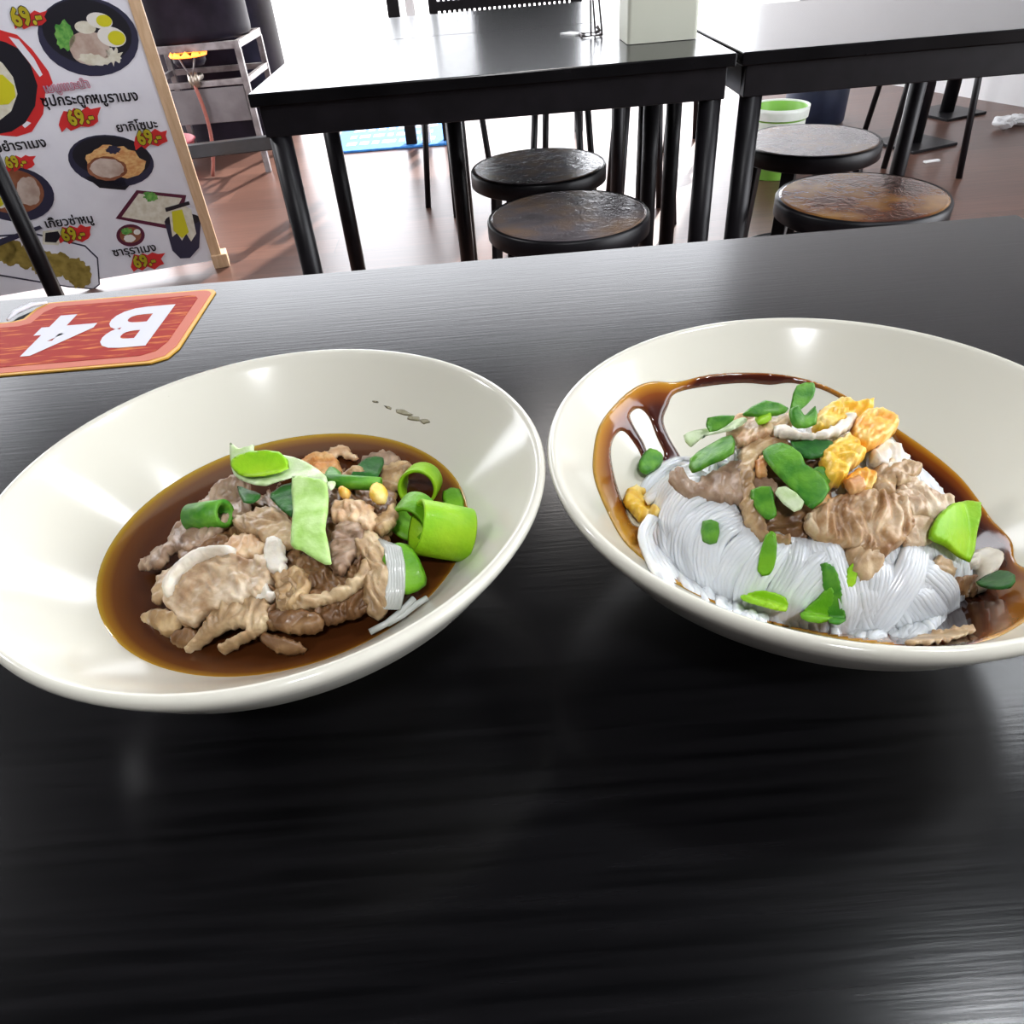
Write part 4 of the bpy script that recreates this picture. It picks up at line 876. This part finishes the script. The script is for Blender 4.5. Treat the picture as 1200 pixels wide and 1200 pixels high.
for k, (ol, m, T, lf, lb, wr_) in enumerate(right_pork):
    tag(blob('pork_slice', grow(ol, 1.08), f_right, m, T=T*.75, lift=lf+.001, wrinkle=wr_*.62, wl=.0034, seed=100+k, bevel=6, step=2.3, soft=wr_ < .0005, ragged=2.6, flat='hollow' not in lb), lb, 'pork', 'pork in the right bowl')
tag(blob('mushroom_piece', R7((1042, 535), (1080, 512), (1128, 530), (1124, 572), (1100, 590), (1090, 630), (1050, 630), (1050, 585)), f_right, P_fat, T=.005, lift=.002, wrinkle=.0004, seed=130, bevel=9), 'smooth white mushroom piece at the right end of the noodles', 'mushroom')
for k, (ol, m, T, lf, lb) in enumerate((
 (R7((618, 175), (650, 148), (690, 130), (720, 142), (772, 134), (762, 168), (720, 184), (690, 206), (640, 226), (608, 222)), E_yel, .005, .006, 'yellow egg curd at the back of the toppings'),
 (R7((712, 195), (760, 165), (800, 168), (838, 200), (822, 234), (780, 264), (740, 275), (712, 245)), E_org, .006, .006, 'bright orange egg curd at the right of the toppings'),
 (R7((636, 272), (700, 228), (732, 258), (745, 292), (702, 335), (684, 364), (645, 364), (628, 322)), E_yel, .005, .0055, 'glossy amber egg curd right of the chopped greens'),
 (R7((690, 345), (745, 310), (785, 335), (762, 375), (720, 370)), E_org, .004, .004, 'small crumbly orange egg curd below the others'),
 (R7((92, 372), (130, 343), (158, 360), (152, 382), (214, 420), (208, 438), (150, 440), (118, 412)), E_yel, .005, .002, 'yellow egg curd in the sauce at the left of the noodles'))):
    tag(blob('egg_curd', ol, f_right, m, T=T, lift=lf, wrinkle=.0011, wl=.0032, seed=140+k, bevel=7, step=2.3, soft=False, ragged=2.5), lb, 'egg', 'egg curds in the right bowl')
GR_ = 'chopped greens in the right bowl'
for k, (ol, m, lf, lb, T) in enumerate((
 (R7((138, 282), (165, 248), (202, 265), (197, 297), (160, 322), (138, 310)), G_mid, .003, 'green scallion bit under the left drips of sauce', .003),
 (R7((255, 250), (290, 235), (350, 225), (410, 203), (428, 214), (380, 242), (310, 254), (275, 284)), G_white, .0085, 'pale folded leaf tip at the left of the toppings', .001),
 (R7((274, 302), (330, 262), (388, 238), (392, 292), (330, 322), (280, 344)), G_mid, .0065, 'dark folded leaf under the pale leaf tip', .0015),
 (R7((322, 182), (398, 176), (372, 206), (328, 222)), G_mid, .005, 'green leaf bit standing at the back left', .001),
 (R7((285, 222), (305, 214), (322, 228), (300, 240)), G_dark, .005, 'tiny dark leaf bit beside the pale leaf tip', .001),
 (R7((418, 166), (480, 128), (545, 150), (512, 172), (440, 174)), G_mid, .004, 'dark green leaf bit at the very back', .001),
 (R7((565, 95), (612, 88), (610, 128), (572, 165), (545, 178), (550, 140)), G_mid, .005, 'upright green leaf curl at the top', .001),
 (R7((542, 175), (568, 166), (584, 192), (612, 164), (615, 216), (562, 228), (544, 205)), G_mid, .007, 'green scallion curl in front of the upright one', .002),
 (R7((448, 192), (480, 183), (494, 210), (456, 227)), G_lime, .0085, 'bright lime scallion dab on the top slice', .002),
 (R7((468, 292), (520, 268), (572, 300), (584, 330), (622, 352), (650, 400), (602, 454), (560, 412), (520, 372), (485, 332)), G_mid, .0075, 'largest green leaf strip folded in the middle of the toppings', .0015),
 (R7((438, 392), (492, 383), (502, 428), (508, 462), (480, 474), (445, 434)), G_mid, .0065, 'green scallion cut left of the pale lime one', .002),
 (R7((500, 412), (530, 393), (580, 436), (552, 464)), G_white, .008, 'pale lime scallion cut at the foot of the big leaf strip', .002),
 (R7((308, 470), (352, 474), (347, 530), (308, 526)), G_mid, .0035, 'lone square green bit on the white noodles', .001),
 (R7((474, 530), (502, 523), (504, 590), (486, 636), (452, 624)), G_deep, .0085, 'green scallion strip stuck in the front noodles', .0015),
 (R7((412, 672), (470, 660), (534, 680), (534, 720), (470, 706), (418, 690)), G_lime, .002, 'lime-green leek slice at the front rim', .002),
 (R7((625, 590), (662, 598), (684, 655), (696, 745), (650, 752), (640, 690)), G_mid, .0035, 'taller of two green scallion strips standing at the front rim', .002),
 (R7((642, 655), (664, 662), (658, 744), (592, 748), (570, 724), (618, 682)), G_deep, .003, 'broader low green scallion strip at the front rim', .002),
 (R7((700, 602), (726, 588), (722, 642), (690, 665)), G_lime, .0035, 'small lime scallion strip right of the two front strips', .0015),
 (R7((918, 520), (935, 470), (980, 425), (1062, 418), (1052, 500), (1032, 585), (960, 540)), G_lime, .004, 'large lime-green leek piece at the right', .003),
 (R7((1048, 635), (1110, 603), (1154, 618), (1142, 655), (1080, 656)), G_dark, .001, 'dark green leaf bit in the sauce at the right', .0015),
 (R7((545, 252), (650, 250), (664, 272), (625, 300), (580, 300)), G_dark, .0055, 'dark leaf under the pale curved strip', .001),
 (R7((598, 342), (630, 328), (658, 350), (642, 386), (614, 374)), G_mid, .0065, 'small green ring right of the big leaf strip', .001))):
    herb('chopped_green', ol, f_right, m, max(lf+.0015, .0072 if k > 11 else 0), lb, GR_, T=T*.55, seed=200+k, anchor=R7((np.mean([p[0] for p in ol])*0+{3: 400, 4: 330, 5: 480, 6: 560, 7: 570}[k], 250))[0] if 3 <= k <= 7 else None)

# ------------------------------------------------------------------ put every Empty that holds parts built in place at its own foot
def anchor(e, loc):
    loc = Vector(loc)
    for ch in e.children: ch.location = Vector(ch.location)-loc
    e.location = loc
anchor(st, (-1.36, 4.415, 0)); anchor(rl, (-1.11, 3.335, 0)); anchor(g, (.17, 4.5, 0))
for ch in mbd.children: ch.location = -Vector(mbd.location)
bpy.context.view_layer.update()
